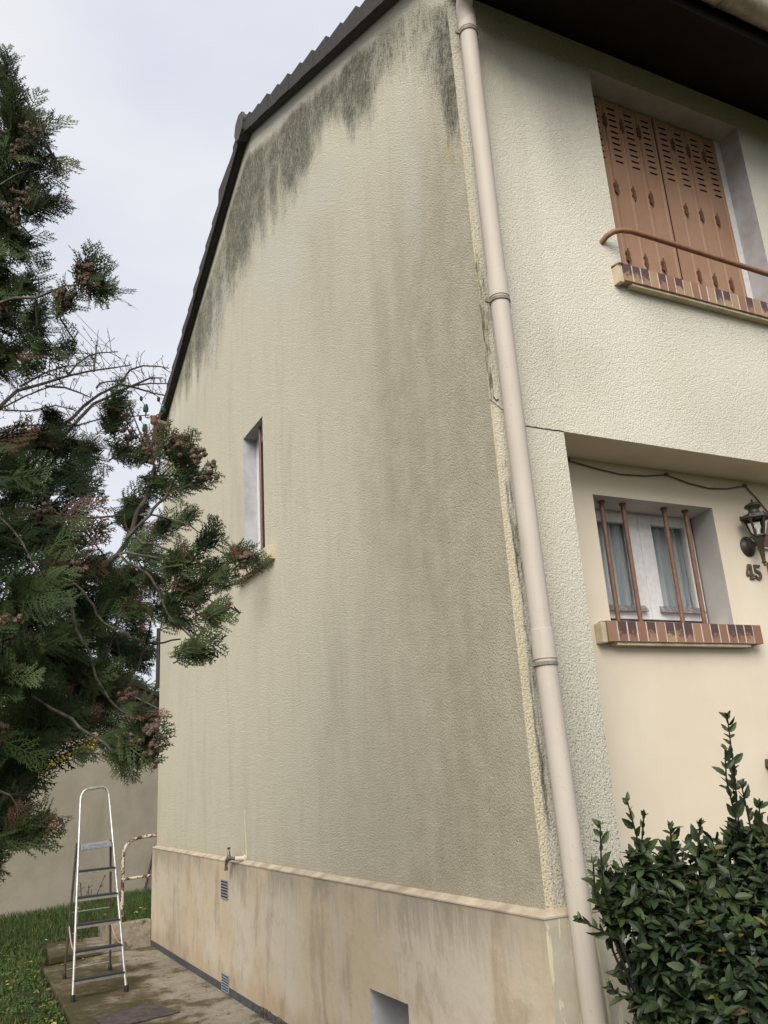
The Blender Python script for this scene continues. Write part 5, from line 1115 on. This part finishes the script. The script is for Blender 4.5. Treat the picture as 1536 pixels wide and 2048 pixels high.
# ground-cover weeds and leaf litter in the strip beside the path
pos, dirs, nrm, sc, tn = [], [], [], [], []
for k in range(5200):
    x, y = rnd.uniform(-2.6, -1.22), rnd.uniform(3.3, 8.2)
    if math.sin(x*9+y*4)+math.sin(y*7.7-x*3) < -.35: continue
    z = float(gh(x, y)); a = rnd.uniform(0, 6.28)
    pos.append((x, y, z+rnd.uniform(.0, .03))); dirs.append((math.cos(a), math.sin(a), rnd.uniform(.0, .9))); nrm.append((0,0,1)); sc.append(rnd.uniform(.25,.6)); q = rnd.random(); tn.append((rnd.uniform(.2,1), 0, .0, 1))
V, F, T = place([broad_leaf(90+s, .07, .05, .03, 5) for s in range(4)], np.array(pos), norm(np.array(dirs)), np.array(nrm), np.array(sc), np.array(tn))
tag(np_mesh('ground_cover', V, F, M_['grass'], None, T), kind='stuff')
pos, dirs, nrm, sc, tn = [], [], [], [], []
for k in range(620):
    x, y = rnd.uniform(-2.4, .4), rnd.uniform(3.4, 9.4)
    if x > -1.22 and y < 7.3 or (x > -.5 and y < 7.45) or (x > -1.12 and y < 7.95): continue
    if (Vector((x,y,0))-wa).dot(wn_) < .05: continue
    if y > 7.5 and rnd.random() < .55: continue
    a = rnd.uniform(0, 6.28); pos.append((x, y, float(gh(x, y))+.03)); dirs.append((math.cos(a), math.sin(a), rnd.uniform(-.1,.3))); nrm.append((rnd.gauss(0,.35), rnd.gauss(0,.35), 1)); sc.append(rnd.uniform(.5,.95)); tn.append((rnd.random(), rnd.choice((0,.8,1,1,1)), rnd.choice((0,0,0,.5)), 1))
V, F, T = place([broad_leaf(60+s, .07, .042, .02, 7) for s in range(6)], np.array(pos), norm(np.array(dirs)), np.array(nrm), np.array(sc), np.array(tn))
tag(np_mesh('leaf_litter', V, F, M_['leaf'], None, T), kind='stuff')
# the pale leaves lying singly on the step and path
FL = [(-.96,7.62,.07,.0,.3,1.2,'pale yellow leaf on the step, leftmost of those behind the ladder'), (-.93,7.40,.07,.0,1.9,1.0,'pale leaf in the middle of the concrete step'), (-.72,7.72,.07,0,.6,1.1,'pale yellow leaf near the back edge of the step'), (-.55,7.80,.07,0,2.5,.9,'small pale leaf at the back right of the step'),
      (-.46,7.74,.07,0,.2,.9,'pale leaf beside the retaining wall end on the step'), (-1.02,6.80,.0,.0,.5,1.7,'long cream leaf on the path in front of the step'), (-.80,6.95,.0,0,.9,.9,'small cream leaf at the foot of the step'), (-.47,6.10,0,.9,2.8,.7,'curled brown leaf on the path right of the ladder'), (-.36,6.14,0,1,1.4,.7,'dark brown leaf on the path nearest the plinth'), (-.56,4.50,0,.0,.7,.5,'tiny pale leaf at the corner of the cover plate'), (-.70,4.28,.009,0,2.1,.5,'tiny pale leaf lying on the rusty cover plate')]
for (x, y, z, br_, a, s, lab) in FL:
    Vl, Fl = LEAF[rnd.randrange(10)]; Vl = Vl*s*.8; R2_ = np.array([[math.cos(a), math.sin(a), 0], [-math.sin(a), math.cos(a), 0], [0,0,1]]); Vl = Vl@R2_+np.array([x, y, z+.012]); Vl[:,2] = np.maximum(Vl[:,2], z+.002)
    o = np_mesh('fallen_leaf', Vl, Fl, M_['leaf'], None, np.repeat(np.array([[.8, br_, .0, 1]]), len(Vl), 0)); tag(o, lab, 'leaf', 'fallen leaves on the path and step')
# dirt at the path edge by the house (crumbs and twigs)
b = MB()
for k in range(170):
    x, y = rnd.uniform(-1.15, -.08), rnd.uniform(3.5, 7.1); s = rnd.uniform(.002,.006); a = rnd.uniform(0, 3.14)
    b.bar((x,y,s*.5), (x+math.cos(a)*s*rnd.choice((1,2,5)), y+math.sin(a)*s*rnd.choice((1,2,5)), s*.5), s, s*.7)
tag(b.build('path_debris', M_['stone_dark']), kind='stuff')
tag(bpy.data.objects['path_debris'], 'brown crumbs and twigs strewn over the path', 'debris')
